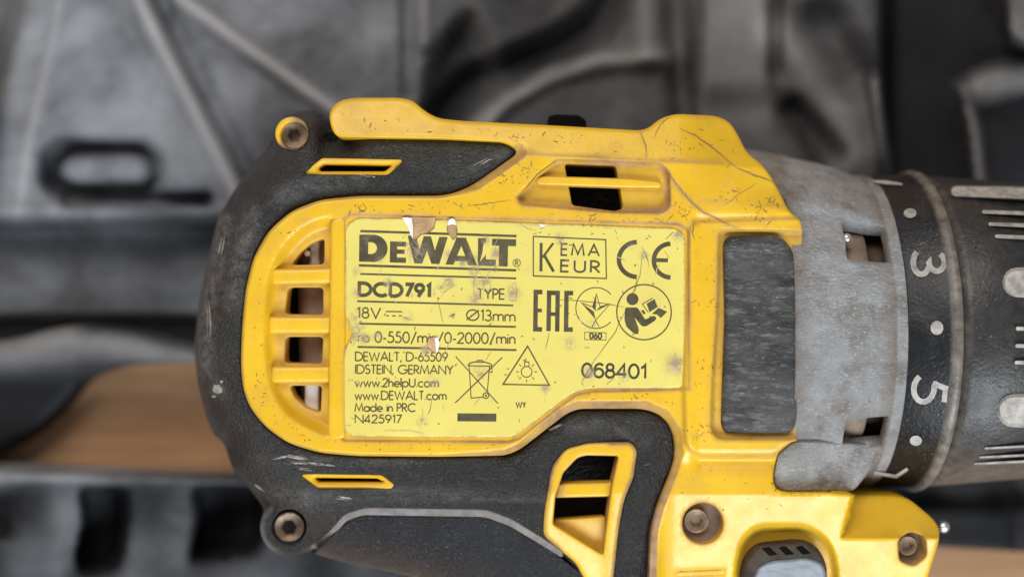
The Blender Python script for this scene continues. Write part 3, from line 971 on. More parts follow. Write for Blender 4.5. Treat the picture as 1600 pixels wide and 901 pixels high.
# lower vent window
vh1 = rnd([(902, 715), (915, 711), (966, 712), (956, 756), (950, 800), (942, 866), (864, 818), (868, 775), (880, 738)], 4)
patch('vent_frame', VF, lambda u, v: -.6 - .03 * np.maximum(0, v - 770) + .5 * sstep((u - 930) / 40), M['yellow'], drill, holes=[vh1], er=7, her=4, wall=5, hwall=5, sp=7, rsp=3,
      dirt=lambda u, v, d, d0: np.clip(.30 * sstep((4 - d) / 4) + .75 * sstep((8 - d0) / 3) * np.maximum(sstep((u - 940) / 20), sstep((880 - u) / 10)) + .8 * (d < .5), 0, 1))
patch('vent_bar', rnd([(872, 755), (962, 753), (958, 775), (868, 777)], 2), lambda u, v: -2.0 + 0 * u, M['yellow'], drill, er=4, wall=3, sp=8, rsp=3, dirt=lambda u, v, d, d0: .6 * sstep((888 - u) / 12) + .3 * sstep((3 - d) / 3))
patch('vent_ledge', rnd([(866, 812), (946, 806), (948, 866), (930, 880), (862, 826)], 4), lambda u, v: -4.2 - .03 * (v - 800), M['yellow'], drill, er=3, wall=2, sp=8, rsp=4,
      dirt=lambda u, v, d, d0: .45 + 0 * u)

# added black sheet that stops light leaking through the shell, and what shows of the motor through the vents
BODY = rnd([(440, 240), (520, 222), (700, 225), (1000, 228), (1160, 250), (1240, 360), (1240, 700), (1320, 800), (1440, 830), (1430, 960), (1000, 960), (640, 870), (500, 800), (400, 730), (350, 640), (335, 520), (350, 400), (390, 310)], 30)
patch('inner_chassis', BODY, lambda u, v: -13 + 0 * u, M['dark'], drill, er=4, wall=8, sp=40, rsp=14)
patch('motor_can', rnd([(462, 352), (560, 352), (560, 680), (470, 680)], 12), lambda u, v: -6.2 - 2.5 * ((u - 500) / 50.) ** 2 * (u < 500), M['motor'], drill, er=10, wall=3, sp=8, rsp=5)
patch('motor_lead', rnd([(484, 340), (501, 340), (500, 420), (482, 420)], 5), lambda u, v: -4.6 + 0 * u, M['steel'], drill, er=7, wall=2, sp=6, rsp=4)
patch('motor_lead', rnd([(476, 596), (499, 596), (498, 660), (476, 660)], 5), lambda u, v: -4.6 + 0 * u, M['white'], drill, er=6, wall=2, sp=6, rsp=4)
patch('solder_dot', circle(480, 396, 5, 16), lambda u, v: -4.0 + 0 * u, M['white'], drill, er=4.5, wall=1, sp=4, rsp=2)  # white dot painted in as a highlight on the motor
hull('back_shell', rnd([(434, 214), (520, 190), (640, 182), (1000, 212), (1150, 222), (1220, 330), (1230, 360), (1240, 720), (1300, 800), (1436, 815), (1440, 850), (1400, 985), (1000, 985), (860, 975), (640, 895), (470, 850), (424, 840), (420, 800), (360, 700), (322, 620), (318, 540), (330, 430), (352, 350), (390, 280)], 20),
     [(-10, 14), (-18, 8), (-28, 3), (-40, 6), (-50, 40), (-53, 90)], M['rubber'], drill)

# little black tab behind the top edge
patch('top_tab', rnd([(856, 182), (866, 179), (904, 180), (916, 188), (916, 215), (856, 215)], 5), lambda u, v: -8 + 0 * u, M['dark'], drill, er=5, wall=6, sp=6, rsp=3)

# screws
def torx(u, v, r, z, mat='screw', dark_r=None):
    a = np.linspace(0, 2 * math.pi, 60, endpoint=False)
    rr = r * .40 * (1 + .13 * np.cos(6 * a + .4))
    star = np.stack([u + rr * np.cos(a), v + rr * np.sin(a)], -1)
    o = patch('screw', circle(u, v, r), lambda uu, vv: z - 1.0 * (1 - ((uu - u) ** 2 + (vv - v) ** 2) / r / r), M[mat], drill, holes=[star], er=r * .18, her=r * .2, wall=3, hwall=1.5, sp=4, rsp=3)
    q = fill([circle(u, v, r * .6, 24)]); X = W(q[0][:, 0], q[0][:, 1], np.full(len(q[0]), z - 2.0))
    add('screw_socket', X, up(X, q[1]), M['gear'], o)
    return o
patch('screw_boss', circle(456.5, 209, 26.5), lambda u, v: -5.2 + .018 * (457 - u) + .02 * (209 - v), M['yellow'], drill, holes=[circle(460, 212, 21)], er=3, her=3, wall=4, hwall=4, sp=5, rsp=3,
      dirt=lambda u, v, d, d0: np.clip(1.1 * sstep((u - 444 + (v - 196) * .5) / 16), 0, 1))
torx(460, 212, 21, -6.0)
patch('screw_boss', circle(450, 823, 44), lambda u, v: -7.5 + 0 * u, M['rubber'], drill, holes=[circle(452, 822, 27)], er=10, her=6, wall=8, hwall=5, sp=5, rsp=4,
      dirt=lambda u, v, d, d0: .8 * sstep((9 - d0) / 6) * sstep((450 - u) / 30))
torx(452, 823, 24, -9)
for nm, P, zz in (('hole_floor', circle(1098, 817, 36), -5.6), ('hole_floor', circle(1426, 857, 34), -7.0)):
    patch(nm, P, lambda u, v, zz=zz: zz + 0 * u, M['hole'], drill, er=2, wall=2, sp=8, rsp=4)
torx(1088, 813, 19, -4.2)
torx(1418, 852, 15, -5.6)

# forward/reverse button
patch('reverse_button', rnd([(1158, 900), (1166, 872), (1184, 852), (1252, 845), (1276, 852), (1292, 880), (1292, 985), (1156, 985)], 14), lambda u, v: .8 - .034 * np.maximum(0, v - 772), M['shell'], drill, er=9, wall=5, sp=7, rsp=3)
patch('button_face', rnd([(1176, 905), (1184, 884), (1204, 875), (1260, 870), (1282, 876), (1291, 892), (1289, 985), (1170, 985)], 10), lambda u, v: 1.15 - .034 * np.maximum(0, v - 772) - .10 * seg(u, v, [(1180, 892), (1262, 880), (1280, 894), (1262, 908)], 3.), M['button'], drill, er=5, wall=1, sp=3.5, rsp=3)
for k in range(3):
    u0 = 1190 + k * 26
    patch('button_tooth', rnd([(u0, 856 - k), (u0 + 12, 854 - k), (u0 + 26, 866 - k), (u0 + 12, 868 - k)], 2), lambda u, v: .85 - .034 * np.maximum(0, v - 772) + .1, M['dark'], drill, er=2, wall=1, sp=5, rsp=2)  # black patches paint the dark cavities of the button teeth

# front pad
patch('side_pad', rnd([(1136, 368), (1218, 367, 14), (1236, 386, 20), (1250, 430), (1258, 500), (1256, 560), (1248, 640), (1240, 672, 10), (1228, 677), (1132, 676, 12), (1126, 664), (1128, 600), (1132, 500), (1129, 382, 10)], 14),
      lambda u, v: 1.4 - 1.2 * ((v - 522) / 160.) ** 2 - .0001 * (u - 1190) ** 2, M['pad'], drill, er=11, wall=2.5, sp=6, rsp=3)

# small bright screw end by the lamp
def ball(name, c, r, mat):
    bm = bmesh.new(); bmesh.ops.create_uvsphere(bm, u_segments=20, v_segments=12, radius=r)
    me = [(v.co.x + c[0], v.co.y + c[1], v.co.z + c[2]) for v in bm.verts]
    fs = [tuple(x.index for x in f.verts) for f in bm.faces]; bm.free()
    return add(name, me, fs, mat, drill)
ball('detent_ball', W(np.array(1321.), np.array(689.), np.array(-7.0)), .0008, M['bright'])  # added balls imitate bright spots on the cut-out walls
ball('detent_ball', W(np.array(1323.), np.array(372.), np.array(-2.6)), .0008, M['steel'])
ball('hook_screw_end', W(np.array(1474.), np.array(822.), np.array(-16.)), .0010, M['bright'])

# ---- nose: gear case, clutch collar, chuck
def gskip(x, t):
    if x < 44.2 and -66 < t < 47: return True
    if 52.3 < x < 59.2 and (25 < t < 40.5 or -42 < t < -28): return True
    return False
def gprof():
    xs = [38, 41, 44, 44.4, 47, 50, 52.2, 52.4, 54.5, 57, 59.1, 59.3, 59.6, 60.4, 61.0, 61.2]
    out = []
    for x in xs:
        ry = np.interp(x, [38, 43, 55, 58.5, 59.4, 61.2], [30.9, 30.4, 27.6, 26.6, 26.9, 26.7])
        rz = np.interp(x, [38, 44, 56, 58.5, 59.4, 61.2], [26.6, 26.6, 26.9, 26.7, 27.3, 27.0])
        out.append((x, ry, rz))
    return out
lathe('gear_case', gprof(), M['alu'], drill, 216, gskip, dirt=lambda x, th: .7 * (np.abs(x - 58.6) < 1) + .6 * (x < 44.6), thick=2.4,
      radd=lambda x, t: (.75 * sstep((t - 39.5) / 4) * sstep((150 - t) / 10) + .25 * np.sin(t * .35) * np.sin(x * 1.3) * .3 + .18 * np.sin(t * .9 + x * .8) * .4) * sstep((57.8 - x) / 1.5))
lathe('gear_ring', [(50, 23.4, 23.4), (52.8, 23.6, 23.6), (53.2, 24.2, 24.2), (56.4, 24.2, 24.2), (56.9, 23.4, 23.4), (57.0, 21, 21)], M['gear'], drill, 90)
lathe('gear_groove', [(56.5, 21.8, 21.8), (58, 21.6, 21.6), (62, 21.6, 21.6)], M['scuff_brown'], drill, 90)  # darker brown zone of the gear ring behind the flange
# foot of the gear case on the yellow shell
patch('gear_case_foot', FOOT, lambda u, v: -1.7 - .012 * (v - 690) - 3.0 * sstep((u - 1270) / 90), M['alu'], drill, er=8, wall=9, sp=8, rsp=3.5,
      dirt=lambda u, v, d, d0: .55 * sstep((3.5 - d) / 3))
collar = lathe('clutch_collar', [(61.0, 22, 22), (61.15, 26.4, 26.4), (61.5, 26.9, 26.9), (67.6, 27.0, 27.0), (68.2, 27.5, 27.5), (68.9, 27.8, 27.8), (69.5, 27.6, 27.6), (69.9, 26.9, 26.9), (70.0, 25, 25)],
      M['clutch'], drill, 160, dirt=lambda x, th: .75 * ((x > 68.0) & (x < 69.7)) + .25 * (x < 61.3))
lathe('chuck_sleeve', [(70.0, 22, 22), (70.2, 26.2, 26.2), (71.5, 26.9, 26.9), (80, 26.2, 26.2), (92, 25.2, 25.2), (96, 24.4, 24.4), (98, 22, 22), (98.2, 10, 10)],
      M['clutch'], drill, 160, dirt=lambda x, th: .10 + .25 * sstep((-th - .55) / .5) + .45 * (x < 70.6))

def on_cyl(name, parts, r, mat, parent):
    V, F = join_data(parts)
    X = cyl(V, r)
    return add(name, X, up(X, F), mat, parent, smooth=False)
def pill(a, b, w, n=8):
    a = np.array(a, float); b = np.array(b, float); d = (b - a) / np.hypot(*(b - a)); nn = np.array([-d[1], d[0]])
    out = []
    for k in range(n + 1):
        t = math.pi * k / n
        out.append(b + (nn * math.cos(t) + d * math.sin(t)) * w / 2)
    for k in range(n + 1):
        t = math.pi * k / n
        out.append(a + (-nn * math.cos(t) - d * math.sin(t)) * w / 2)
    return np.array(out)
def dense(V, F):
    return V, F
# number marks on the collar, reading sideways
for (u, v, ru, rv) in ((1422, 333, 10, 7.5), (1464, 512, 10, 11), (1431, 688, 9.5, 8)):
    on_cyl('setting_dot', [fill([circle(u, v, ru, 20, rv)])], 27.12, M['beige'], collar)
on_cyl('setting_numeral', text('3', (1426, 396), (1428, 430), 49, 8.0), 27.12, M['beige'], collar)
on_cyl('setting_numeral', text('5', (1430, 589), (1425, 625), 50, 7.8), 27.12, M['beige'], collar)
on_cyl('setting_numeral', [ribbon([(1366, 738), (1400, 744), (1418, 732)], 5)], 27.12, M['beige'], collar)
on_cyl('setting_numeral', [ribbon([(1364, 283), (1385, 285), (1410, 288)], 6, True)], 27.12, M['beige'], collar)

def grip_bar(a, b, w, rise):
    """raised worn bar on the chuck sleeve"""
    o = pill(a, b, w, 8); mid = np.array([np.array(a) * (1 - t) + np.array(b) * t for t in np.linspace(0, 1, 9)])
    def rr(u, v): return 0
    V1 = cyl(o, 26.0); 
    inn = pill(a, b, w * .72, 8); V2 = cyl(inn, 26.75 + rise)
    n = len(o)
    F = [(i, (i + 1) % n, n + (i + 1) % n, n + i) for i in range(n)]
    q = fill([inn]); X3 = cyl(q[0], 26.75 + rise)
    V = np.vstack([V1, V2, X3]); F += [tuple(i + 2 * n for i in f) for f in q[1]]
    return add('grip_bar', V, up(V, F), M['beige'], drill, smooth=False)
grip_bar((1494, 299), (1680, 306), 21, .35)
for (u, v) in ((1537, 331), (1547, 350), (1557, 369)):
    grip_bar((u, v), (1690, v + 6), 7, .15)
grip_bar((1588, 441), (1700, 444), 50, .35)
for (u, v) in ((1590, 513), (1589, 540), (1588, 566)):
    grip_bar((u, v), (1700, v + 2), 7, .15)
grip_bar((1582, 641), (1700, 638), 56, .35)
for (u, v) in ((1540, 700), (1532, 714), (1524, 724)):
    grip_bar((u, v), (1690, v - 8), 4, .05)

# ================================================================== LABEL
Z0 = -.12
def zL(u, v):
    z = np.full(u.shape, Z0)
    def b(cu, cv, r, a): return a * np.exp(-((u - cu) ** 2 + (v - cv) ** 2) / r / r)
    z = z + b(1055, 570, 9, .35) - b(546, 518, 10, .2) + b(690, 452, 7, .12) + b(757, 440, 9, .10) + b(802, 458, 6, .15)
    z = z + .08 * np.exp(-((u - 752 - 7 * np.sin(v * .07)) / 3.) ** 2) * ((v > 380) & (v < 478))
    z = z + .02 * np.sin(u * .045 + v * .02) * np.sin(v * .05)
    return z
label = patch('rating_label', rnd(LABEL, 5), zL, M['label'], drill, er=1.2, wall=.2, sp=4.5, rsp=3,
              dirt=lambda u, v, d, d0: np.clip(.75 * sstep((3 - d) / 3) + blots(u, v), 0, 1))
def zP(u, v): return zL(u, v) + .025
def zQ(u, v): return zL(u, v) + .045
def prt(name, parts, mat='ink_soft', zf=zP):
    # long strokes are subdivided only where the film is uneven, so drape per vertex
    return printed(name, parts, M[mat], label, zf)

# rules
def rule(a, b, w):
    P = np.array([np.array(a) * (1 - t) + np.array(b) * t for t in np.linspace(0, 1, 40)])
    return ribbon(P, w)
prt('ruled_lines', [rule((563, 361), (807, 368.8), 3.6), rule((560.5, 414.5), (806.5, 422.2), 3.6), rule((563, 427.8), (806.5, 434.8), 2.7),
                    rule((558, 470.4), (802, 477), 2.6), rule((561, 505.4), (806, 510.4), 2.8), rule((558.6, 541.7), (807, 546.6), 3.0)], 'ink')
# big logotype
def lg(P): return [tuple(p) for p in P]
def ell(cx, cy, rx, ry, a0, a1, n=14): return arc(cx, cy, rx, ry, a0, a1, n)
D_out = [(561.5, 366.5), (580, 366.8)] + ell(583, 388, 22.6, 21.3, -90, 90, 18) + [(580, 409), (561, 408.6)]
D_in = [(575.5, 378.0), (579, 378.2)] + ell(580.2, 387.6, 8.8, 9.2, -80, 80, 10) + [(579, 397), (575.2, 396.6)]
E_ = [(609.5, 377), (634.5, 377.8), (634.4, 385.2), (620.5, 384.8), (620.4, 389.6), (632.2, 390), (632, 396.6), (620.2, 396.3), (620.2, 402.2), (634.4, 402.6), (634.2, 410.6), (609, 409.8)]
W_ = [(637, 368.0), (650.5, 368.4), (655.5, 391), (662, 369.0), (673.5, 369.3), (679.5, 391.5), (686.5, 370), (699.5, 370.4), (686.5, 412.4), (674, 412), (667.2, 391.5), (659.6, 411.6), (647.5, 411.2)]
A_o = [(696, 413), (713.5, 371), (728, 371.4), (745.5, 414.6), (731.5, 414.2), (729.3, 408.2), (711, 407.6), (708.5, 413.4)]
A_i = [(714, 399.6), (727, 400), (720.8, 384)]
L_ = [(747, 372), (759.5, 372.4), (759.2, 405.2), (774.8, 405.7), (774.5, 415.6), (746.6, 414.8)]
T_ = [(769, 372.8), (806.6, 374), (806.4, 384.6), (793.8, 384.3), (793.2, 416.2), (779.2, 415.8), (779.8, 383.8), (768.8, 383.4)]
prt('logotype', [fill([D_out, D_in]), fill([E_]), fill([W_]), fill([A_o, A_i]), fill([L_]), fill([T_])], 'ink')
prt('registered_mark', [ribbon(arc(807.4, 410.6, 5.8, 5.8, 0, 360, 22), 1.2)] + text('R', (805.4, 413.8), (809.6, 413.9), 6.4, 1.2), 'ink_soft')
prt('model_number', text('DCD791', (561, 461), (671.5, 464), 19, 5.0, .22), 'ink')
prt('type_word', text('TYPE', (746, 466.4), (788, 467.2), 15.5, 2.1))
prt('voltage_rating', text('18V', (558, 496.4), (594.5, 496.8), 16, 2.0) + [line((603, 486.4), (628.5, 486.8), 1.9), line((603, 493), (608, 493), 1.7), line((612.5, 493.1), (618.5, 493.2), 1.7), line((623, 493.2), (628, 493.3), 1.7)])
prt('chuck_rating', text('O13mm', (728.5, 500), (804.5, 502), 16.4, 1.9))
prt('speed_rating', text('0-550/min/0-2000/min', (586, 534.4), (804.5, 536.8), 16.2, 2.0, .15) + [ribbon(arc(573, 529.6, 4.2, 4.4, 0, 360, 16), 1.7), ribbon([(560, 533), (560, 525), (566, 525), (567, 533)], 1.7)])
prt('address_lines', text('DEWALT, D-65509', (555.5, 563.2), (699, 564), 13.2, 1.8) + text('IDSTEIN, GERMANY', (555.5, 583), (707.5, 584.2), 13.2, 1.8)
    + text('www.2helpU.com', (555, 603.6), (685, 604.2), 13.0, 1.8) + text('www.DEWALT.com', (554.6, 623.8), (697, 624), 13.0, 1.8)
    + text('Made in PRC', (554.6, 642.2), (649, 642.5), 12.2, 1.8) + text('N425917', (555, 660), (627, 660.4), 12.2, 1.8))
# approval marks
prt('framed_approval_mark', [ribbon([(833.3, 369.3), (946.4, 374.4), (947.5, 435), (833.3, 431), (833.3, 369.3), (946.4, 374.4)], 1.9)]
    + [ribbon([(845.6, 379.5), (845.2, 423.8)], 4.6), ribbon([(864.5, 379.8), (848, 402)], 3.6), ribbon([(850, 398), (865, 424.2)], 4.6)]
    + text('EMA', (877, 398.4), (936, 400), 17.6, 2.5, .34) + text('EUR', (876.4, 424), (936.6, 425.8), 17.6, 2.8, .34), 'ink')
prt('conformity_mark', [ribbon(arc(996, 405.4, 29, 27.2, 92, 268, 26), 7.0), ribbon(arc(1048.6, 407, 27, 26.4, 92, 268, 26), 7.0), ribbon([(1022, 406.2), (1043.6, 406.6)], 6)], 'ink')
prt('tall_letter_mark', [ribbon([(847.6, 456.2), (837.2, 456.0), (836.4, 514), (847, 514.4)], 7.0), ribbon([(837, 484.6), (846.8, 484.9)], 5.6),
    ribbon([(857, 517), (858, 457.2), (871.4, 457.6), (870.6, 517.6)], 6.9), ribbon([(858, 490.4), (871, 490.6)], 5.6),
    ribbon([(895.6, 457.8), (885.2, 457.6), (884.4, 514.6), (895, 514.8)], 7.0)], 'ink')
cU = (931.2, 481)
prt('star_approval_mark', [ribbon(arc(cU[0], cU[1], 31.4, 31.8, 43, 318, 40), 1.5),
    fill([[(931.6, 458.7), (925.2, 479.4), (930.8, 486)]]), fill([[(908.2, 473), (928, 486.6), (930.6, 499)]]), fill([[(937, 479.2), (953.4, 474.8), (931.4, 485.6)]]),
    ribbon([(931.6, 458.4), (937.6, 479), (953.6, 474.6), (930.6, 500)], 1.2), ribbon([(908, 472.8), (925.2, 479)], 1.2), ribbon([(930.6, 500), (925, 511)], 1.2), ribbon([(930.6, 500), (936, 510)], 1.2),
    ribbon([(913.6, 518.9), (946.9, 519.6), (946.9, 531), (913.6, 530.3), (913.6, 518.9), (946.9, 519.6)], 1.0)] + text('060', (921.6, 528.6), (939.8, 529), 8.6, 2.3, .2), 'ink')
def z3(P): return [(800 + a / 4.507, 340 + b / 4.507) for a, b in P]
prt('read_manual_symbol', [ribbon(arc(1006.3, 487.5, 42.6, 43, 0, 361, 60), 2.0), fill([circle(988.2, 467.1, 9.4, 26)]),
    fill([rnd(z3([(798, 632), (882, 632), (905, 662), (938, 718), (985, 694), (1004, 690), (1018, 704), (1010, 722), (942, 766), (912, 762), (862, 700), (893, 782), (890, 822), (858, 814), (806, 768), (792, 720), (794, 660)]), 3)]),
    fill([z3([(948, 606), (1004, 572), (1026, 628), (968, 664)])]), fill([z3([(1034, 634), (1092, 662), (1048, 706), (1022, 682), (985, 676)])]),
    ribbon(z3([(960, 668), (918, 608), (990, 566)]), 1.3), fill([z3([(908, 655), (925, 648), (942, 672), (928, 682)])])], 'ink')
prt('crossed_bin_symbol', [line((712, 556.6), (778, 630), 1.6), line((785, 557.8), (711.3, 629), 1.6),
    ribbon([(733, 569.5), (736, 621.5), (755, 620)], 1.5), ribbon([(765, 571), (761.5, 611)], 1.5),
    ribbon([(731, 571), (734, 567), (742, 565), (758, 565.5), (766, 568), (769, 570.5)], 1.8), ribbon([(731, 571), (769, 572)], 1.4), ribbon([(745, 565), (746, 562.6), (754, 562.8), (755, 565.4)], 1.5),
    ribbon(arc(759.2, 617.6, 4.4, 4.4, 0, 361, 20), 1.7), fill([circle(759.2, 617.6, 1.8, 10)]), ribbon([(768.5, 574), (769, 581), (765, 581)], 1.3)])
prt('bin_bar', [fill([[(714.8, 645.2), (775.6, 645.8), (775.4, 658.2), (714.6, 657.6)]])], 'ink')
ry = []
for k in range(8):
    if k == 2: continue
    a = math.radians(45 * k)
    ry.append(line((822.8 + 12 * math.cos(a), 580.5 - 12 * math.sin(a)), (822.8 + 16.5 * math.cos(a), 580.5 - 16.5 * math.sin(a)), 1.3))
prt('lamp_warning_triangle', [ribbon([(824.4, 540.6), (786, 600), (858.4, 601.4), (824.4, 540.6), (786, 600)], 2.2), ribbon(arc(822.8, 580.5, 8.4, 8.4, 0, 361, 24), 1.5),
    ribbon([(819.6, 571.6), (819.8, 565), (826.6, 565.2), (826.6, 571.8)], 1.4)] + ry)
prt('year_code', text('WY', (806.4, 636.4), (821.4, 636.2), 8.2, 1.7))
prt('stamped_number', text('068401', (909.6, 588.6), (1008.6, 590.6), 21, 3.3, .14, GS), 'stamp')

# tears, creases and nicks in the film
prt('torn_patch', [fill([[(641, 338.5), (681, 339.8), (680, 346), (678, 356), (668, 364), (658, 366), (650, 374), (645, 375), (642, 356)]]),
                   fill([[(699.6, 351), (713, 351.5), (714.4, 360), (713, 370), (708, 374.5), (703, 368), (698.6, 360)]]),
                   fill([[(669, 530), (679, 525), (681, 551), (676, 550), (667, 540)]])], 'adhesive', zQ)
prt('tear_edges', [ribbon(P, w, True) for P, w in (([(645, 375), (650, 374), (658, 366), (668, 364), (678, 356), (680, 346), (681, 340)], 1.6), ([(703, 368), (708, 374.5), (713, 370), (714.4, 360), (713, 352)], 1.4), ([(699, 352), (698.6, 360), (703, 368)], 1.4), ([(667, 540), (676, 550), (681, 551)], 1.4), ([(669, 530), (667, 540)], 1.2))], 'scuff', lambda u, v: zL(u, v) + .06)  # grimy shadow outlines painted along the tears
prt('tear_edges', [ribbon(P, w, True) for P, w in (([(650, 352), (660, 349), (668, 354)], 2.2), ([(652, 362), (662, 358)], 1.6), ([(668, 344), (676, 348)], 2.0), ([(704, 358), (710, 362)], 1.8), ([(672, 536), (677, 542)], 2.0))], 'scuff_grey', lambda u, v: zL(u, v) + .062)
def flap(P, lift):
    P = np.array(P, float); n = len(P)
    z = zL(P[:, 0], P[:, 1]) + .07; z[1:-1] += lift
    X = W(P[:, 0], P[:, 1], z)
    return add('peeled_flap', X, up(X, [tuple(range(n))]), M['white'], label, smooth=False)
flap([(628, 340), (637, 339.6), (643.4, 341), (645.4, 356), (645, 373), (641, 366), (637, 354)], .35)
flap([(699.6, 351.6), (702, 343), (707, 340.8), (711, 344), (713.2, 351.8), (706, 350.6)], .3)
flap([(679, 527), (684.4, 527), (687, 536), (684, 549), (681.6, 551), (681, 540)], .3)
flap([(842, 350), (849, 351), (853, 351.5), (847, 356)], .15)

def squig(u, v, l, a, j, n=7):
    P = []
    for i in range(n):
        t = i / (n - 1) - .5
        P.append((u + l * t * math.cos(a) + rng.uniform(-j, j), v + l * t * math.sin(a) + rng.uniform(-j, j)))
    return P
marks_d = []; marks_g = []; marks_l = []
for P in ([(684, 452), (690, 448), (697, 437), (703, 442), (708, 447), (700, 452), (692, 459), (688, 463)], [(700, 434), (706, 441), (712, 448)],
          [(777, 362), (779, 372), (773, 382), (775, 392), (768, 400), (766, 414), (764, 424)], [(743, 398), (748, 412), (745, 424), (741, 440), (740, 455), (745, 470)],
          [(757, 440), (764, 440), (767, 448), (763, 455), (757, 450), (756, 442)], [(632, 384), (642, 380), (650, 392), (660, 386), (663, 402)],
          [(645, 386), (655, 396), (648, 402), (660, 408)], [(628, 494), (637, 498), (643, 500)], [(798, 448), (805, 440), (808, 455), (806, 470), (798, 470), (795, 460)],
          [(886, 531), (890, 538), (894, 535), (898, 541)], [(887, 538), (892, 548)], [(604, 432), (606, 445), (603, 458)], [(738, 556), (745, 560)],
          [(559, 512), (566, 522), (560, 534), (570, 528)], [(549, 520), (560, 519), (569, 525)], [(868, 366), (880, 372), (888, 380)], [(857, 357), (866, 368)]):
    if len(marks_g) < 9: marks_g.append(ribbon(resample(np.array(P, float), 3, False) + nrs.uniform(-.5, .5, (len(resample(np.array(P, float), 3, False)), 2)), .9, True))
for P in ([(683, 464), (688, 485), (692, 504)], [(705, 492), (710, 490), (707, 497)], [(702, 494), (711, 491)], [(675, 623), (672, 640), (668, 648)], [(1004, 396), (1000, 430), (996, 440), (990, 462)], [(875, 468), (905, 470), (945, 474), (976, 480)],
          [(976, 488), (968, 502), (962, 518), (944, 542), (930, 562)], [(858, 520), (855, 535), (852, 545)], [(1003, 385), (1007, 395), (1012, 405), (1014, 418)], [(985, 462), (993, 450), (995, 430)], [(1052, 362), (1040, 374)],
          [(960, 358), (964, 366)], [(930, 560), (915, 586), (909, 596)], [(960, 590), (948, 600)], [(873, 376), (878, 382)], [(1038, 392), (1046, 402)]):
    marks_d.append(ribbon(P, 1.0, True))
for P in ([(852, 602), (854, 608), (851, 628)], [(660, 636), (661, 650), (657, 665)], [(600, 672), (640, 672), (662, 677)], [(1060, 560), (1066, 566), (1064, 576), (1056, 583), (1046, 580), (1042, 572), (1050, 560), (1060, 558)], [(540, 500), (547, 512), (544, 522)],
          [(764, 425), (760, 436), (756, 446)], [(745, 428), (744, 446), (746, 462)], [(886, 532), (884, 540), (888, 548)], [(551, 540), (560, 528), (572, 522)], [(812, 350), (826, 358), (838, 360)], [(692, 556), (700, 540), (704, 530)]):
    marks_l.append(ribbon(P, 1.5, True))
def sparse(n, box, poly, w0, w1, l0, l1):
    out = []
    P = np.array([p[:2] for p in poly], float)
    while len(out) < n:
        u, v = rng.uniform(box[0], box[2]), rng.uniform(box[1], box[3])
        if not inside(np.array([[u, v]]), P)[0]:
            continue
        out.append(ribbon(squig(u, v, rng.uniform(l0, l1), rng.uniform(0, 6.3), .9, 5), rng.uniform(w0, w1), True))
    return out
marks_d += sparse(70, (540, 345, 1068, 680), LABEL, .7, 1.5, 1.5, 6)
marks_l += sparse(26, (540, 345, 1068, 680), LABEL, .8, 1.6, 5, 18)
prt('dark_scuffs', marks_d, 'scuff_dark', zQ)['kind'] = 'stuff'
prt('grey_scuffs', marks_g, 'scuff_grey', lambda u, v: zL(u, v) + .05)['kind'] = 'stuff'
prt('pale_creases', marks_l, 'crease', lambda u, v: zL(u, v) + .055)['kind'] = 'stuff'

# nicks cut into the yellow shell around the label
def hz(u, v):
    z = zY(u, v)
    Q = np.stack([u, v], -1)
    for (P, off, w) in ((LTRAY, -.35, 5), (VENT, -2.3, 22), (TVENT, -1.8, 8), (BLOCK, 1.1, 12), (PADR, -1.6, 8)):
        z = z + off * sstep(sd(Q, np.asarray(P, float)) / w + .5)
    return z + .05
nk = []
zones = [((396, 312, 520, 420), 26), ((396, 420, 420, 660), 26), ((400, 600, 530, 700), 26), ((545, 690, 800, 706), 22), ((545, 312, 800, 334), 34), ((700, 250, 860, 330), 46), ((900, 330, 1070, 348), 34),
         ((840, 340, 1060, 352), 20), ((1080, 352, 1118, 700), 46), ((540, 160, 800, 210), 26), ((800, 200, 1150, 245), 40), ((1060, 255, 1210, 350), 46), ((830, 612, 1060, 625), 22), ((1060, 720, 1240, 800), 16)]
nogo = [np.asarray(VENT), np.asarray(TVENT), np.array([p[:2] for p in LABEL])]
for (x0, y0, x1, y1), n in zones:
    cl = [(rng.uniform(x0, x1), rng.uniform(y0, y1)) for _ in range(3)]
    for _ in range(int(n * 1.15)):
        c_ = rng.choice(cl)
        u, v = (rng.gauss(c_[0], 14), rng.gauss(c_[1], 8)) if rng.random() < .65 else (rng.uniform(x0, x1), rng.uniform(y0, y1))

        q = np.array([[u, v]])
        if not inside(q, YEL)[0] or dist(q, YEL)[0] < 10 or any(sd(q, P)[0] > -8 for P in nogo):
            continue
        nk.append(ribbon(squig(u, v, rng.choice((1.5, 2, 2, 3, 4, 6, 10)), rng.gauss(.5, .9), .7, 5), rng.choice((.5, .6, .7, .9, 1.3)), True))
V, F = join_data(nk)
X = W(V[:, 0], V[:, 1], hz(V[:, 0], V[:, 1]))
o = add('shell_nicks', X, up(X, F), M['scuff_dark'], drill, smooth=False)
o['kind'] = 'stuff'

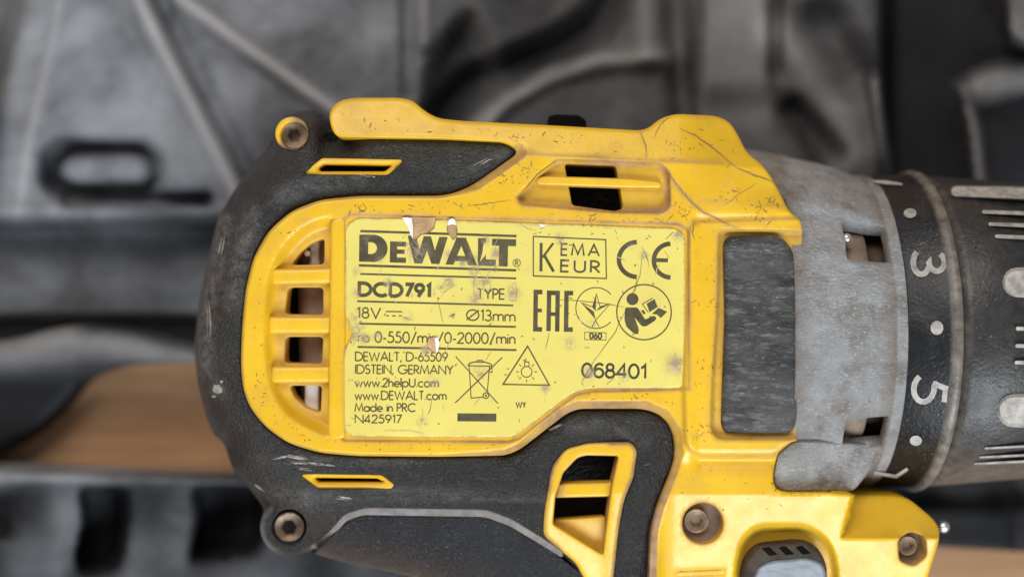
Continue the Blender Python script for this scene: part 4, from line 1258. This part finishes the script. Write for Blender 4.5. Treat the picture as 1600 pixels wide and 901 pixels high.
ck = []
for P, w in (([(1062, 200), (1085, 211), (1110, 228), (1132, 246), (1150, 262)], 2.2), ([(1150, 262), (1180, 274), (1208, 284)], 2.6), ([(1044, 270), (1056, 286), (1068, 302), (1082, 318), (1098, 331), (1120, 341), (1140, 351)], 2.6),
             ([(1000, 206), (1008, 224), (1011, 244)], 2.2), ([(1022, 214), (1034, 192), (1046, 183)], 1.6), ([(1084, 348), (1082, 364), (1086, 376)], 2.0), ([(1130, 322), (1160, 300), (1185, 285)], .9), ([(812, 306), (840, 272), (868, 252)], 2.0), ([(730, 322), (760, 318), (800, 312)], 1.2)):
    Q = resample(np.array(P, float), 4, False)
    ck.append(ribbon(Q + np.array([(rng.uniform(-.7, .7), rng.uniform(-.7, .7)) for _ in Q]), w * .9, True))
V, F = join_data(ck)
X = W(V[:, 0], V[:, 1], hz(V[:, 0], V[:, 1]))
o = add('dirt_lines', X, up(X, F), M['crack'], drill, smooth=False)
o['kind'] = 'stuff'

# pale scrapes on the rubber of the rear end
def blob(u, v, ru, rv, n=16):
    return [(u + ru * rng.uniform(.55, 1.1) * math.cos(6.283 * k / n), v + rv * rng.uniform(.55, 1.1) * math.sin(6.283 * k / n)) for k in range(n)]
sc = [fill([blob(339, 608, 10, 8)]), fill([blob(346, 596, 3, 3)]), fill([blob(334, 619, 4, 2)])]
for a in ([(428, 716), (450, 712), (478, 717)], [(455, 721), (490, 722), (520, 725)], [(470, 732), (486, 735)], [(400, 757), (412, 766)], [(528, 775), (548, 778)], [(325, 470), (328, 500), (327, 530)], [(350, 372), (344, 400)], [(860, 672), (880, 662)], [(745, 260), (764, 250)], [(566, 275), (590, 279)]):
    for _ in range(3):
        o2 = np.array([rng.uniform(-5, 5), rng.uniform(-3, 3)])
        sc.append(ribbon(resample(np.array(a, float) + o2, 3, False) + nrs.uniform(-.5, .5, (len(resample(np.array(a, float), 3, False)), 2)), rng.uniform(.8, 1.8), True))
V, F = join_data(sc)
Q = np.stack([V[:, 0], V[:, 1]], -1)
X = W(V[:, 0], V[:, 1], zR(V[:, 0], V[:, 1]) + .07)
o = add('scrape_marks', X, up(X, F), M['beige'], drill, smooth=False)
o['kind'] = 'stuff'
